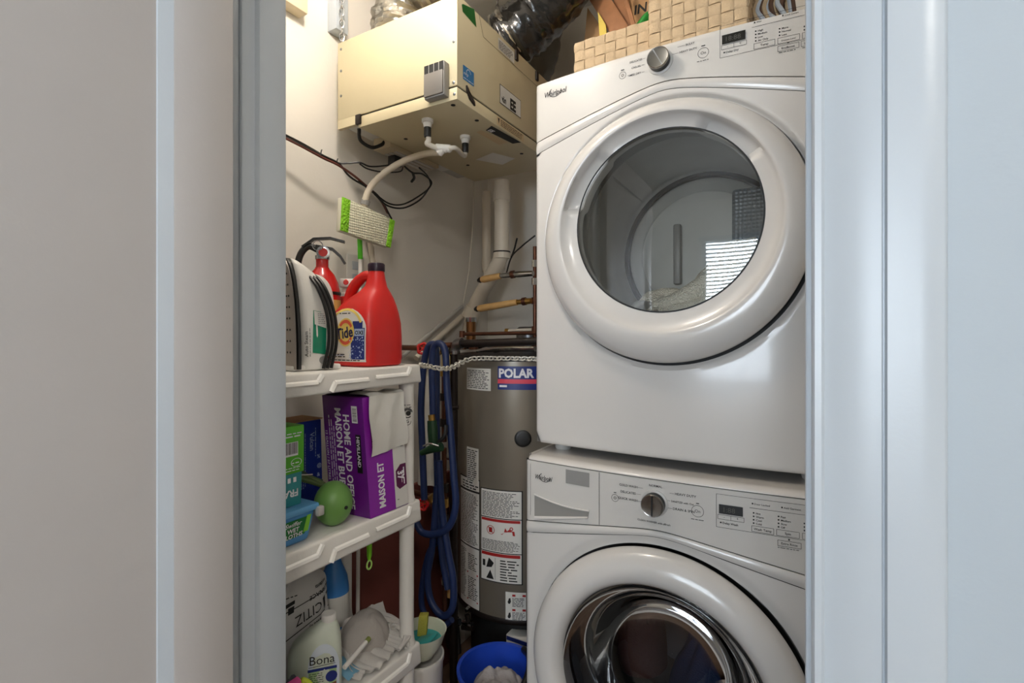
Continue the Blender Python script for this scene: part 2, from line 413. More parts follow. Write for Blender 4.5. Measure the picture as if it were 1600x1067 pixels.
def knob(parent, x, z, y0, style):
    """turning dial standing on the console"""
    yb = bow(x, y0); kb = MB()
    MB().lathe([(.029, 0), (.029, .003), (.026, .004)], (x, yb, z), (0,-1,0), 40).build('dial_collar', 'lgrey', parent)
    kn = MB().lathe([(.024, .003), (.0245, .018), (.0235, .022)], (x, yb, z), (0,-1,0), 40).build('dial', 'black', parent)
    MB().lathe([(.0245, .0195), (.0245, .0225), (.0228, .0245), (.021, .0240), (.004, .0238)], (x, yb, z), (0,-1,0), 40).build('dial_face', mat('satin_dial_metal', '#8d8984', .18, 1), kn)
    a = math.radians(118 if style == 'dryer' else 90); d = Vector((math.cos(a), 0, math.sin(a))); w = Vector((-d.z, 0, d.x))
    MB().para(Vector((x, yb-.0238, z))-d*.021-w*.0012, d*.043, w*.0024, (0, -.003, 0)).build('pointer', 'black' if style == 'washer' else 'chrome', kn)

# ---- dryer
DY0, DZ0, DZ1, DDZ = 1.186, 1.008, 1.955, 1.547
dryer = thing('clothes_dryer', 'white front-loading clothes dryer stacked on the washing machine', 'dryer', (AX, 1.53, DZ0))
d1 = lambda x: 1.876-.23*math.sqrt((x-AX)**2+.0016)
d2 = lambda x: 1.858-.27*math.sqrt((x-AX)**2+.0016)
cabinet_shell(DY0, 1.86, DZ0, DZ1-.004).build('cabinet', 'white', dryer)
con = strip_sheet(DY0, lambda x: d1(x)+.0012, lambda x: DZ1, top_r=.012).build('console', 'panel', dryer)
strip_sheet(DY0, lambda x: d2(x)+.0008, lambda x: d1(x)-.0012, nz=5, proud=.003).build('trim_band', 'white', dryer)
body_sheet(DY0, DDZ-.024, .302, lambda x: DZ0, lambda x: d2(x)-.0008, .313, .010).build('front_panel', 'white', dryer)
for fnc, w in ((d1, .0022), (d2, .0016)):
    g = MB(); g.grid(40, 2, lambda u, v: Vector((AX-AW+.003+(2*AW-.006)*u, bow(AX-AW+2*AW*u, DY0)+.0035, fnc(AX-AW+2*AW*u)+(v-.5)*.006)))
    g.build('seam', 'dark', dryer)
bk = MB()
bk.lathe([(.338, 0), (.24, .004), (.225, .03), (.222, .05)], (AX, DY0+.022, DDZ), (0,1,0), 96, cap=False)
bk.build('bulkhead', mat('bulkhead_grey', '#8b8a87', .45), dryer)
MB().lathe([(.3025, .004), (.3025, .02), (.285, .02)], (AX, DY0-.004, DDZ-.024), (0,1,0), 96, cap=False).build('door_gasket', 'dark', dryer)
dd = ring_door([(.287, -.012), (.2935, -.002), (.2955, .010), (.293, .020), (.286, .030), (.275, .038), (.262, .0435), (.250, .0455), (.244, .0450), (.2405, .0425), (.238, .0385), (.230, .031), (.220, .0255), (.211, .022), (.206, .0205), (.2045, .017), (.2045, -.01)], DY0-.018, DDZ,
               recess=[(31, 69, .020), (127, 168, .020)], ecc=.024).build('door', 'white', dryer)
gl = MB(); gl.lathe([(.2045, 0), (.19, .0006), (.15, .0018), (.1, .003), (.05, .0037), (.001, .004)], (AX, DY0-.018-.0165, DDZ), (0,-1,0), 72, cap=False)
gl.build('door_window', glass('dryer_glass', (.90, .90, .87), .05), dd)
MB().lathe([(.2065, 0), (.2065, .0035), (.203, .0035)], (AX, DY0-.018-.0175, DDZ), (0,-1,0), 96, cap=False).build('window_seal', 'dark', dd)
drum = MB(); drum.lathe([(.222, 0), (.262, .01), (.265, .03), (.265, .40), (.255, .415)], (AX, DY0+.07, DDZ), (0,1,0), 72, cap=False)
dm = drum.build('drum', mat('drum_enamel', '#bdbbb5', .38), dryer)
rb = MB(); rb.lathe([(.252, .408), (.238, .40), (.232, .405)], (AX, DY0+.07, DDZ), (0,1,0), 72, cap=False); rb.build('drum_rim', 'dark', dm)
MB().lathe([(.25, .415), (.20, .412), (.19, .402), (.05, .398), (.001, .398)], (AX, DY0+.07, DDZ), (0,1,0), 72, cap=False).build('drum_back', mat('drum_back_grey', '#bab8b2', .4), dm)
MB().box(-.195, -.085, DY0+.445, DY0+.464, 1.55, 1.725).build('air_grille', brush('perforated_metal', '#8a9095', .4, 90, 1.0, .4, 'grid'), dm, bevel=.012, seg=3)
MB().box(-.365, -.342, DY0+.44, DY0+.466, 1.45, 1.64).build('baffle', 'grey', dm, bevel=.006)
MB().para((-.43, DY0+.1, 1.33), (.03, 0, .0), (0, .28, 0), (.045, 0, .05)).build('baffle', mat('drum_enamel', '#bdbbb5', .38), dm, bevel=.008)
# dryer console print and controls
knob(con, *[at(1031, 96, Y=DY0-.022)[k] for k in (0, 2)], DY0, 'dryer')
K = Ink(surf(DY0)); G = Ink(surf(DY0, .0007))
def px(u, v, Y=DY0-.018): p = at(u, v, Y=Y); return p.x, p.z
def pr_text(st, u, v, h, **k): a, b = px(u, v); K.text(st, a, b, h, **k)
a, b = px(846, 150); K.text('Whirlpool', a, b-.001, .0195, sx=.8, shear=.2, bold=.012)
K.ring(a+.034, b+.007, .011, .0125, 20, 2.2, 6.6, sx=1.5)
for (u, v, r) in ((973, 118, .0085), (1099, 83, .0115)):
    a, b = px(u, v); K.ring(a, b, r-.0008, r, 28); K.rect(a-.004, b+r+.003, a+.004, b+r+.005)
    if r < .01: K.ring(a, b, .0022, .0032, 12)
    else: K.text('On', a, b-.003, .009, align='C'); K.words(a-.013, a+.013, b-r-.006, .0022)
for st, u, v in (('DELICATES', 1004, 93), ('CASUAL', 1002, 103), ('TIMED DRY', 1002, 114)):
    a, b = px(u, v); K.text(st, a, b-.002, .0062, align='R', bold=.01); K.line(a+.001, b, a+.008, b, .0006)
for st, u, v in (('BULKY', 1072, 71), ('HEAVY DUTY', 1062, 83)):
    a, b = px(u, v); K.text(st, a, b-.002, .0062, bold=.01); K.line(a-.018, b, a-.002, b, .0006)
x0, zt = px(1125, 45); x0b, zb = px(1126, 91); x1 = AX+AW-.02
def panel_print(K, x0, x1, z0, z1, cols, btn, top):
    w = .0007; K.line(x0, z0, x0, z1, w); K.line(x0, z1, x1, z1, w); K.line(x0, z0, x1, z0, w)
    K.line(x0+.062, z1-(z1-z0)*.28, x1, z1-(z1-z0)*.28, w)
    for i, st in enumerate(top): xx = x0+.066+i*.052; K.rect(xx, z1-.0115, xx+.0028, z1-.0085); K.text(st, xx+.0045, z1-.012, .0052, bold=.01)
    K.frame(x0+.003, z0+.017, x0+.052, z0+.026, w); K.line(x0+.0275, z0+.017, x0+.0275, z0+.026, w)
    K.text('-', x0+.015, z0+.0195, .008, align='C'); K.text('+', x0+.04, z0+.0195, .008, align='C')
    K.rect(x0+.007, z0+.0085, x0+.0102, z0+.0115); 
    for c, (names, bt) in enumerate(zip(cols, btn)):
        xx = x0+.066+c*.044
        for r, st in enumerate(names[::-1]):
            zz = z0+.0175+r*.0068; K.rect(xx+.002, zz, xx+.0048, zz+.0028); K.text(st, xx+.0075, zz-.0008, .0054, bold=.015)
        K.frame(xx, z0+.002, xx+.039, z0+.0135, w); K.text(bt, xx+.0195, z0+.0055, .0064 if len(bt) < 10 else .0045, align='C', bold=.012)
panel_print(K, x0, x1, zb, zt+.004, [['High', 'Medium', 'Low', 'Air Only'], ['More', 'Normal', 'Less'], ['On', 'Off']], ['Temp', 'Dryness Level', 'Wrinkle Shield'], ['Wet', 'Cool Down'])
K.text('Delay Dry', x0+.012, zb+.0078, .006, bold=.015)
for i, st in enumerate(('EcoBoost', 'Damp Dry')):
    xx = x0+.11+i*.042; K.frame(xx, zb-.014, xx+.038, zb-.003, .0007); K.text(st, xx+.019, zb-.0108, .0062, align='C', bold=.012); K.rect(xx+.017, zb-.001, xx+.021, zb+.001); K.words(xx+.002, xx+.036, zb-.0175, .0022)
K.build('console_print', 'ink', con)
Dp = Ink(surf(DY0, .0016)); Dp.rect(x0+.004, zb+.028, x0+.05, zb+.0475); Dp.build('display', mat('display_dark', '#23221f', .25), con)
Dg = Ink(surf(DY0, .0019)); Dg.text('18:88', x0+.012, zb+.0325, .0145, bold=0); Dg.build('display_digits', mat('display_digits', '#4b4841', .4), con)
for sx in (-1, 1):
    for yy in (1.25, 1.80): MB().lathe([(.02, 0), (.022, .006), (.018, .022)], (AX+sx*.29, yy, .9855), n=20).build('foot', 'lgrey', dryer)

# ---- washer
WY, WZ1, WDZ = 1.132, .984, .527
washer = thing('washing_machine', 'white front-loading washing machine under the dryer', 'washer', (AX, 1.5, 0))
w1 = lambda x: .870-.15*math.sqrt((x-AX)**2+.0016)
w2 = lambda x: .857-.20*math.sqrt((x-AX)**2+.0016)
cabinet_shell(WY+.01, 1.84, .03, WZ1).build('cabinet', 'white', washer)
# rounded top front edge
def cap_fn(u, v):
    x = AX-AW+2*AW*u; a = v*PI/2; d = edge_round(min(x-AX+AW, AX+AW-x), .02)
    return Vector((x, bow(x, WY)+.026*(1-math.cos(a))+d*(1-v*.2), .9755+.010*math.sin(a)-d*.25*(v > .3)))
tp = MB().grid(64, 10, cap_fn)
def cap2(u, v):
    x = AX-AW+2*AW*u; y0 = bow(x, WY)+.026
    d = edge_round(min(x-AX+AW, AX+AW-x), .02); return Vector((x, y0+d*.8+(1.30-y0)*v, .9855-d*.25))
tp.grid(64, 3, cap2); tp.build('top_cover', 'white', washer)
wcon = strip_sheet(WY, lambda x: w1(x)+.0012, lambda x: .9735).build('console', 'panel', washer)
strip_sheet(WY, lambda x: w2(x)+.0008, lambda x: w1(x)-.0012, nz=5, proud=.003).build('trim_band', 'white', washer)
body_sheet(WY, WDZ, .302, lambda x: .10, lambda x: w2(x)-.0008, .33, .008).build('front_panel', 'white', washer)
MB().box(AX-AW+.02, AX+AW-.02, WY+.02, WY+.05, .03, .1).build('kick_plate', 'lgrey', washer)
for fnc in (w1, w2, lambda x: .9745):
    g = MB(); g.grid(40, 2, lambda u, v: Vector((AX-AW+.003+(2*AW-.006)*u, bow(AX-AW+2*AW*u, WY)+.0035, fnc(AX-AW+2*AW*u)+(v-.5)*.006)))
    g.build('seam', 'dark', washer)
MB().lathe([(.3035, 0), (.3035, .02), (.285, .02)], (AX, WY-.008, WDZ), (0,1,0), 96, cap=False).build('door_gasket', 'dark', washer)
wd = ring_door([(.29, -.012), (.2965, -.002), (.3, .008), (.298, .020), (.291, .031), (.281, .039), (.269, .044), (.257, .0465), (.248, .0465), (.2405, .0445), (.234, .040), (.228, .032), (.224, .022), (.222, .010), (.222, -.02)], WY-.018, WDZ).build('door', 'white', washer)
bowl = MB(); bowl.lathe([(.222, 0), (.214, -.012), (.20, -.020), (.185, -.03), (.168, -.06), (.150, -.10), (.12, -.125), (.07, -.137), (.001, -.14)], (AX, WY-.018-.014, WDZ), (0,-1,0), 72, cap=False)
bowl.build('door_bowl', glass('washer_glass', (.50, .50, .52), .03, gcol=.55), wd)
MB().lathe([(.225, .0), (.21, .03), (.2, .07), (.215, .09), (.19, .11)], (AX, WY+.02, WDZ), (0,1,0), 72, cap=False).build('door_bellows', mat('bellows_grey', '#3a3b3d', .5), washer)
wdm = MB(); wdm.lathe([(.19, .11), (.25, .13), (.25, .45), (.001, .46)], (AX, WY+.02, WDZ), (0,1,0), 72, cap=False)
wdm.build('drum', mat('washer_drum_steel', '#77787a', .3, .9), washer)
# detergent drawer
KW = Ink(surf(WY)); yW = WY-.015
def pw(u, v): p = at(u, v, Y=WY-.012); return p.x, p.z
xs, _ = pw(937.5, 760)
KW.line(xs, w1(xs)+.002, xs, .9725, .0012)
a, b = pw(833, 748); KW.text('Whirlpool', a, b-.001, .0165, sx=.72, shear=.2, bold=.014); KW.ring(a+.030, b+.006, .010, .0115, 20, 2.2, 6.6, sx=1.4)
xL, _ = pw(824.5, 770); KW.line(xL+.003, .835, xL+.003, .965, .0008)
hx0, hz0 = pw(833, 774); hx1, hz1 = pw(922, 798); hx2, hz2 = pw(920, 808); hx3, hz3 = pw(833, 813)
hp = Ink(surf(WY, .0012)); N = 14
top = [(hx0+(hx1-hx0)*k/N, hz0+(hz1-hz0)*k/N-.006*math.sin(PI*k/N)) for k in range(N+1)]
bot = [(hx3+(hx2-hx3)*k/N, hz3+(hz2-hz3)*k/N-.002*math.sin(PI*k/N)) for k in range(N+1)]
def handle_grid(u, v):
    i = min(N-1, int(u*N)); f = u*N-i
    t = [top[i][q]*(1-f)+top[i+1][q]*f for q in (0, 1)]; q2 = [bot[i][q]*(1-f)+bot[i+1][q]*f for q in (0, 1)]
    x = t[0]*(1-v)+q2[0]*v; z = t[1]*(1-v)+q2[1]*v
    return Vector((x, bow(x, WY)-.0012+.022*(v < .99)*(1-v)**.7*(v > .02)*min(1, u*8)*min(1, (1-u)*8), z))
hb = MB(); pts = [Vector((p[0], bow(p[0], WY)-.0016, p[1])) for p in top+bot[::-1]]
hg = MB()
nT = len(top)
# pull recess: its shade is put into a flat grey sheet
rows = []
for v in (0, .15, .35, .6, .8, 1):
    row = []
    for i in range(nT):
        x = top[i][0]*(1-v)+bot[i][0]*v; z = top[i][1]*(1-v)+bot[i][1]*v
        row.append(Vector((x, bow(x, WY)-.0014, z)))
    rows.append(row)
hg.add([p for r in rows for p in r], [(j*nT+i, j*nT+i+1, (j+1)*nT+i+1, (j+1)*nT+i) for j in range(5) for i in range(nT-1)])
dh = hg.build('drawer_pull', mat('pull_shade_grey', '#8f8c87', .35), wcon)
lipm = MB(); lipm.tube([Vector((p[0], bow(p[0], WY)-.0025, p[1]+.001)) for p in top], .0022, 8); lipm.build('drawer_pull_lip', 'white', wcon)
scoop = MB(); scoop.grid(20, 4, lambda u, v: Vector((hx3+(hx2-hx3)*u, bow(hx3+(hx2-hx3)*u, WY)-.002-.004*math.sin(v*PI), hz3+.001+(hz2-hz3)*u-.003+v*(.011-.006*u))))
scoop.build('drawer_pull_scoop', 'white', wcon)
a0, b0 = pw(884, 752); a1, b1 = pw(922, 741)
LG = Ink(surf(WY, .0011)); LG.rect(a0, b0-.004, a1, b1+.004); LG.build('model_label', 'grey', wcon)
KW.words(a0+.012, a1-.01, (b0+b1)/2-.002, .003)
kx, kz = [at(1021, 788, Y=WY-.03)[q] for q in (0, 2)]
knob(wcon, kx, kz, WY, 'washer')
for (u, v, r) in ((962.5, 776.5, .0085), (1091, 797, .0125)):
    a, b = pw(u, v); KW.ring(a, b, r-.0008, r, 28); KW.rect(a-.003, b+r+.003, a+.003, b+r+.0045)
    if r < .01: KW.ring(a, b, .0022, .0032, 12)
    else: KW.text('On', a, b-.003, .009, align='C'); KW.words(a-.013, a+.013, b-r-.006, .0022)
for st, u, v in (('COLD WASH', 998, 760), ('DELICATES', 995, 770), ('QUICK WASH', 998, 781)):
    a, b = pw(u, v); KW.text(st, a, b-.002, .0072, align='R', bold=.012); KW.line(a+.001, b, a+.012, b, .0006)
for st, u, v in (('HEAVY DUTY', 1056, 770), ('SANITIZE with Oxi', 1050, 781), ('DRAIN & SPIN', 1053, 793)):
    a, b = pw(u, v); KW.text(st, a, b-.002, .0072 if len(st) < 15 else .0058, bold=.012); KW.line(a-.011, b, a-.002, b, .0006)
a, b = pw(1026, 758); KW.text('NORMAL', a, b-.002, .007, align='C', bold=.012)
a, b = pw(1023, 816); KW.text('CLEAN WASHER with affresh', a, b+.001, .0058, align='C', bold=.012)
x0, zt = pw(1120, 770); _, zb = pw(1120, 821); x1 = AX+AW-.02
panel_print(KW, x0, x1, zb, zt, [['Hot', 'Warm', 'Cool', 'Cold'], ['Fast', 'Medium', 'Slow', 'Off'], ['Heavy', 'Medium', 'Light']], ['Wash Temp', 'Spin', 'Soil'], ['Door Locked', 'Add Garment'])
KW.text('Delay Wash', x0+.012, zb+.0078, .006, bold=.02)
xx = x0+.112; KW.frame(xx, zb-.018, xx+.04, zb-.007, .0008); KW.text('Extra Rinse', xx+.02, zb-.0145, .0062, align='C', bold=.012); KW.words(xx, xx+.04, zb-.022, .0022); KW.rect(xx+.018, zb-.005, xx+.021, zb-.002)
KW.build('console_print', 'ink', wcon)
Dp = Ink(surf(WY, .0016)); Dp.rect(x0+.005, zb+.0285, x0+.05, zb+.0475); Dp.build('display', 'black', wcon)
Dg = Ink(surf(WY, .0019)); Dg.text('1:88', x0+.014, zb+.0325, .0145); Dg.build('display_digits', mat('display_digits', '#4b4841', .4), wcon)
for sx in (-1, 1):
    for yy in (1.2, 1.78): MB().lathe([(.025, 0), (.025, .01), (.012, .012), (.012, .04)], (AX+sx*.28, yy, 0), n=16).build('foot', 'black', washer)

# ---- laundry inside
def heap(cx, cy, zb, rx, ry, h, seed, peak=(0, 0), fold=.5, nu=60, nv=40, drop=None):
    """a crumpled cloth heap: closed dome with folds"""
    def fn(u, v):
        a = u*2*PI; r = v
        x = r*math.cos(a); y = r*math.sin(a)
        base = (1-r*r)**.6 if r < 1 else 0
        q = Vector((x*1.3+seed, y*1.3, seed*.37))
        f = noise.noise(q)*.5+abs(noise.noise(q*2.3))*fold-.1
        ridge = abs(noise.noise(Vector((x*2.1+y*.8+seed, y*2.6-x*.9, 5))))*fold
        z = h*base*(1+f*.8-ridge*.7+peak[0]*x+peak[1]*y)
        wob = 1+.12*noise.noise(Vector((math.cos(a)*1.4, math.sin(a)*1.4, seed)))
        zz = zb+max(0, z)
        p = Vector((cx+rx*x*wob, cy+ry*y*wob, zz))
        return drop(p) if drop else p
    return MB().grid(nu, nv, fn, wu=True)
def on_drum(p):
    d = p.x-AX; R = .258
    low = DDZ-math.sqrt(max(0, R*R-d*d)) if abs(d) < R else DDZ
    return Vector((p.x, p.y, max(p.z, low+.003)))
terry = brush('cream_terry', '#f2ead9', .95, 260, 1.0, vary=.06)
def sm(t): t = max(0, min(1, t)); return t*t*(3-2*t)
def towel_top(u, v):
    x = -.475+.385*u; y = 1.30+.27*v
    z = 1.335+.075*sm(u/.25)*sm(v/.5)+.125*sm((u-.42)/.42)*sm((v+.1)/.55)-.02*math.exp(-((u-.45-.12*v)/.05)**2)-.05*sm((v-.75)/.25)-.06*sm((u-.93)/.07)
    z += .020*abs(noise.noise(Vector((u*4, v*5, 1))))+.012*noise.noise(Vector((u*9, v*9, 4)))
    return on_drum(Vector((x, y, z)))
tw = MB().grid(64, 48, towel_top)
tw.grid(64, 48, lambda u, v: on_drum(towel_top(u, v)-Vector((0, 0, .05))))
tw.tube([on_drum(p) for p in spline([(-.34, 1.30, 1.365), (-.29, 1.295, 1.372), (-.24, 1.30, 1.395), (-.18, 1.32, 1.44), (-.13, 1.34, 1.465)])], [.012+.012*math.sin(PI*k/32)+.006*(k/32) for k in range(33)], 14)
tw.tube([on_drum(p) for p in spline([(-.32, 1.29, 1.35), (-.28, 1.28, 1.352), (-.22, 1.285, 1.362), (-.16, 1.30, 1.385), (-.10, 1.32, 1.39)])], [.010+.010*math.sin(PI*k/32) for k in range(33)], 14)
tag(tw.build('towel', terry, smooth=True), 'cream terry towel lying in the dryer drum', 'towel')
def on_wash(p):
    d = p.x-AX; R = .238; low = WDZ-math.sqrt(max(0, R*R-d*d)) if abs(d) < R else WDZ
    return Vector((p.x, p.y, max(p.z, low)))
tag(heap(-.20, 1.42, .33, .13, .14, .21, 9.1, peak=(.3, 0), drop=on_wash).build('jeans', mat('denim', '#2d4a78', .9, bump=.3, bscale=200), smooth=True), 'blue denim garment behind the washing machine window', 'clothing')
tag(heap(-.415, 1.45, .36, .07, .10, .26, 4.4, drop=on_wash).build('shirt', mat('maroon_cloth', '#5a2a26', .9, bump=.3, bscale=200), smooth=True), 'dark red garment behind the washing machine window', 'clothing')

# ================================================================= plastic shelf unit and what stands on it
SX0, SX1, SY0, SY1 = -1.150, -.866, .548, 1.012
TIERS = (1.215, .866, .497, .14)
shelf = thing('shelf_unit', 'white plastic four-tier shelf unit along the left wall', 'shelf', ((SX0+SX1)/2, (SY0+SY1)/2, 0))
for ti, zt in enumerate(TIERS):
    lip = .047 if ti == 0 else .056
    m = MB()
    m.add([(SX0,SY0,zt-lip),(SX1+.003,SY0,zt-lip),(SX1+.003,SY1+.003,zt-lip),(SX0,SY1+.003,zt-lip),(SX0,SY0,zt),(SX1,SY0,zt),(SX1,SY1,zt),(SX0,SY1,zt)],
          [(0,3,2,1),(4,5,6,7),(0,1,5,4),(1,2,6,5),(2,3,7,6),(3,0,4,7)])
    tb = m.build('shelf_board', 'wplast', shelf, bevel=.006, seg=3)
    if ti == 3: continue
    k = lip/.047
    for rib in (((.560, .020), (.690, .020), (.702, .006)), ((.722, .043), (.734, .024), (.828, .024)), ((.852, .021), (.958, .021), (.968, .005))):
        pts = [(SX1+.0008+.003*h*k/lip, y, zt-h*k) for y, h in rib]
        r = MB()
        for q0, q1 in zip(pts[:-1], pts[1:]):
            q0, q1 = Vector(q0), Vector(q1); d = (q1-q0).normalized(); w = Vector((0, -d.z, d.y))*.0042
            o_ = Vector((.0062, 0, 0)); r.add([q0-w, q1-w+d*.001, q1+w+d*.001, q0+w, q0-w+o_*.9, q1-w+d*.001+o_*.9, q1+w*.3+o_*.6, q0+w*.3+o_*.6], [(0,3,2,1),(4,5,6,7),(0,1,5,4),(1,2,6,5),(2,3,7,6),(3,0,4,7)])
        r.build('moulded_rib', 'rib', tb)
for z1, z0, lip in ((TIERS[0], TIERS[1], .047), (TIERS[1], TIERS[2], .056), (TIERS[2], TIERS[3], .056)):
    for px_, py_ in ((SX1-.026, SY1-.024), (SX0+.03, SY1-.024), (SX1-.026, SY0+.03), (SX0+.03, SY0+.03)):
        p = MB().lathe([(.0235, -.004), (.0195, .012), (.0185, .03), (.0185, z1-lip-z0-.03), (.0205, z1-lip-z0+.004)], (px_, py_, z0), n=28)
        po = p.build('post', 'wplast', shelf)
        if z1 == TIERS[0] and px_ > -1 and py_ > .8: stick_post = po
# round mark printed on the front post
def post_fn(a, b):
    th = math.radians(-52)+a/.0189; return Vector((SX1-.026+.0192*math.cos(th), SY1-.024+.0192*math.sin(th), b))
pk = Ink(post_fn); zc_ = 1.085
pk.ring(.004, zc_+.006, .009, .0115, 24, .4, 5.6); pk.ring(.004, zc_+.006, .012, .0145, 24, .2, 3.3); pk.disc(.006, zc_+.007, .0065, 14)
pk.ring(.004, zc_-.014, .008, .0095, 20, 3.0, 6.4); pk.text('G', 0, zc_-.017, .011, bold=.02); pk.words(-.012, .014, zc_+.021, .004); pk.words(-.01, .014, zc_+.027, .003)
pk.build('round_mark', 'ink', stick_post)

# ---- steam iron standing on its heel
IO = Vector((-.950, .7165, 1.2155)); nS = Vector((-.15, -.99, 0)).normalized(); nT_ = Vector((-nS.y, nS.x, 0))   # sole normal, sideways
iron = thing('steam_iron', 'white steam iron standing upright on its heel at the left end of the top shelf', 'iron', IO)
HH = .235
def hw(t): return .053*(1-t**2.6)**.62 if t < 1 else 0.0005      # half width of the sole at height t
def isec(t, d0, d1, wscale=1.0):
    """one cross-section of the iron at height t between depths d0 (sole) and d1 (handle)"""
    w = max(.0012, hw(t)*wscale); out = []
    for k in range(20):
        a = 2*PI*k/20; c, s = math.cos(a), math.sin(a)
        cc = math.copysign(abs(c)**.55, c); ss = math.copysign(abs(s)**.55, s)
        out.append(IO+Vector((0, 0, .004+HH*t))+nT_*w*cc-nS*((d0+d1)/2+(d1-d0)/2*ss))
    return out
def loft(secs):
    n = len(secs[0]); m = MB()
    m.add([p for s in secs for p in s], [(j*n+k, j*n+(k+1) % n, (j+1)*n+(k+1) % n, (j+1)*n+k) for j in range(len(secs)-1) for k in range(n)]+[tuple(range(n))[::-1], tuple((len(secs)-1)*n+k for k in range(n))])
    return m
TS = [0, .03, .1, .2, .3, .4, .5, .6, .7, .8, .88, .94, .98, 1.0]
so = loft([isec(t, -.040, -.036) for t in TS]).build('soleplate', mat('soleplate_grey', '#a9a19a', .3, .5), iron)
hs = MB()
for t in (.15, .25, .35, .45, .55, .65, .75, .85):
    for sgn in (-1, 1):
        for q in (.62, .40):
            c = IO+Vector((0, 0, .004+HH*t))+nT_*sgn*hw(t)*q+nS*.0402
            hs.lathe([(.0022, 0), (.0022, .0006)], c, nS, 10)
hs.build('steam_hole', 'dark', so)
loft([isec(t, -.036, -.024, 1.02) for t in TS]).build('heat_shield', 'black', iron)
def bd(t): return .046-.008*t if t < .78 else .040-.058*((t-.78)/.22)**1.5
loft([isec(t, -.024, bd(t), .97) for t in TS]).build('body', 'wplast', iron)
hd = MB()
hd.tube(spline([IO+Vector((0,0,.03))-nS*.036, IO+Vector((0,0,.045))-nS*.055, IO+Vector((0,0,.10))-nS*.062, IO+Vector((0,0,.165))-nS*.058, IO+Vector((0,0,.190))-nS*.044, IO+Vector((0,0,.195))-nS*.026]), .0165, 14)
hd.build('handle', 'wplast', iron)
MB().para(IO-nT_*.046-nS*.07, nT_*.092, -nS*-.112, (0, 0, .012)).build('heel', 'wplast', iron, bevel=.004)
wt = Ink(lambda a, b: IO+nT_*(hw(max(0, (b-.004)/HH))*.97+.0012)+Vector((0, 0, b))-nS*a)
wt.poly([(-.002, .038), (.028, .034), (.032, .10), (.02, .125), (.003, .128)]); wt.build('water_tank', mat('green_tank', '#1f8a67', .18, coat=.4), iron)
wg = Ink(lambda a, b: IO+nT_*(hw(max(0, (b-.004)/HH))*.97+.0018)+Vector((0, 0, b))-nS*a)
wg.poly([(.004, .098), (.030, .09), (.0315, .105), (.02, .124), (.004, .127)]); wg.build('tank_scale', 'label', iron)
wi = Ink(lambda a, b: IO+nT_*(hw(max(0, (b-.004)/HH))*.97+.0022)+Vector((0, 0, b))-nS*a)
wi.text('Auto Steam', -.0125, .03, .011, rot=PI/2, bold=.01); wi.words(.03, .09, -.0085, .0022, vert=True)
for i in range(6): wi.words(.012, .028, .1+i*.004, .0018)
wi.build('side_print', 'ink', iron)
MB().lathe([(.0085, 0), (.0085, .003)], IO+nT_*.0515+Vector((0,0,.022))-nS*.022, nT_, 18).build('dial', 'grey', iron)
cd = MB()
for j, dd_ in enumerate((0, .009, .018)):
    cd.tube(spline([IO-nS*(.02+dd_)+nT_*.057+Vector((0,0,.004)), IO-nS*(.030+dd_)+nT_*.061+Vector((0,0,.06)), IO-nS*(.026+dd_)+nT_*.060+Vector((0,0,.12)), IO-nS*(.012+dd_)+nT_*.048+Vector((0,0,.175)), IO-nS*(.006+dd_)+nT_*.015+Vector((0,0,.205)), IO-nS*(.012+dd_)-nT_*.025+Vector((0,0,.2))]), .0036, 8)
cd.build('power_cord', 'black', iron)

# ---- fire extinguisher
EX = Vector((-1.082, .880, 1.2155)); ext = thing('fire_extinguisher', 'red fire extinguisher with black hose and handle at the back of the top shelf', 'extinguisher', EX)
cyl = MB().lathe([(.040, 0), (.0455, .006), (.0455, .165), (.044, .19), (.039, .212), (.030, .232), (.019, .245), (.0155, .252), (.0155, .272)], EX, n=40).build('cylinder', 'redp', ext)
MB().lathe([(.0462, .178), (.0462, .186)], EX, n=40).build('strap_band', 'black', cyl)
MB().lathe([(.0459, .06), (.0459, .165)], EX, n=40, cap=False).build('instruction_label', mat('yellow_label', '#d8c06a', .5), cyl)
v = MB().lathe([(.018, .270), (.018, .279), (.012, .283), (.012, .300)], EX, n=20).build('valve', 'chrome', ext)
rt = Vector((.70, .71, 0))
MB().lathe([(.0155, 0), (.0165, .004), (.0165, .008), (.012, .009)], EX+Vector((.012,-.006,.286)), (.72, -.69, 0), 24).build('gauge', 'chrome', v)
MB().lathe([(.011, .0092), (.011, .0095)], EX+Vector((.012,-.006,.286)), (.72, -.69, 0), 24).build('gauge_face', 'redprint', v)
def bar(pts, w, t): 
    m = MB(); n_ = Vector((.71, -.70, 0))
    for a, b in zip(pts[:-1], pts[1:]):
        a, b = EX+rt*a[0]+Vector((0,0,a[1])), EX+rt*b[0]+Vector((0,0,b[1])); d = (b-a); up = n_.cross(d).normalized()
        m.para(a-n_*w/2-up*t/2, d*1.02, n_*w, up*t)
    return m
bar([(-.048, .300), (-.02, .322), (.02, .326), (.055, .318)], .020, .005).build('upper_lever', 'black', ext)
bar([(-.015, .304), (.025, .298), (.045, .280), (.056, .262)], .020, .006).build('lower_grip', 'black', ext)
MB().tube(spline([EX+rt*-.010+Vector((0,0,.295)), EX+rt*-.035+Vector((0,0,.302)), EX+rt*-.056+Vector((0,0,.270)), EX+rt*-.061+Vector((0,0,.20)), EX+rt*-.058+Vector((0,0,.12)), EX+rt*-.054+Vector((0,0,.05))]), .0085, 12).build('hose', 'black', ext)
MB().tube([EX+Vector((.02,-.03,.300))+rt*.012*math.cos(k*PI/8)+Vector((0,0,.012*math.sin(k*PI/8))) for k in range(16)], .0012, 6, closed=True).build('pull_ring', 'chrome', ext)

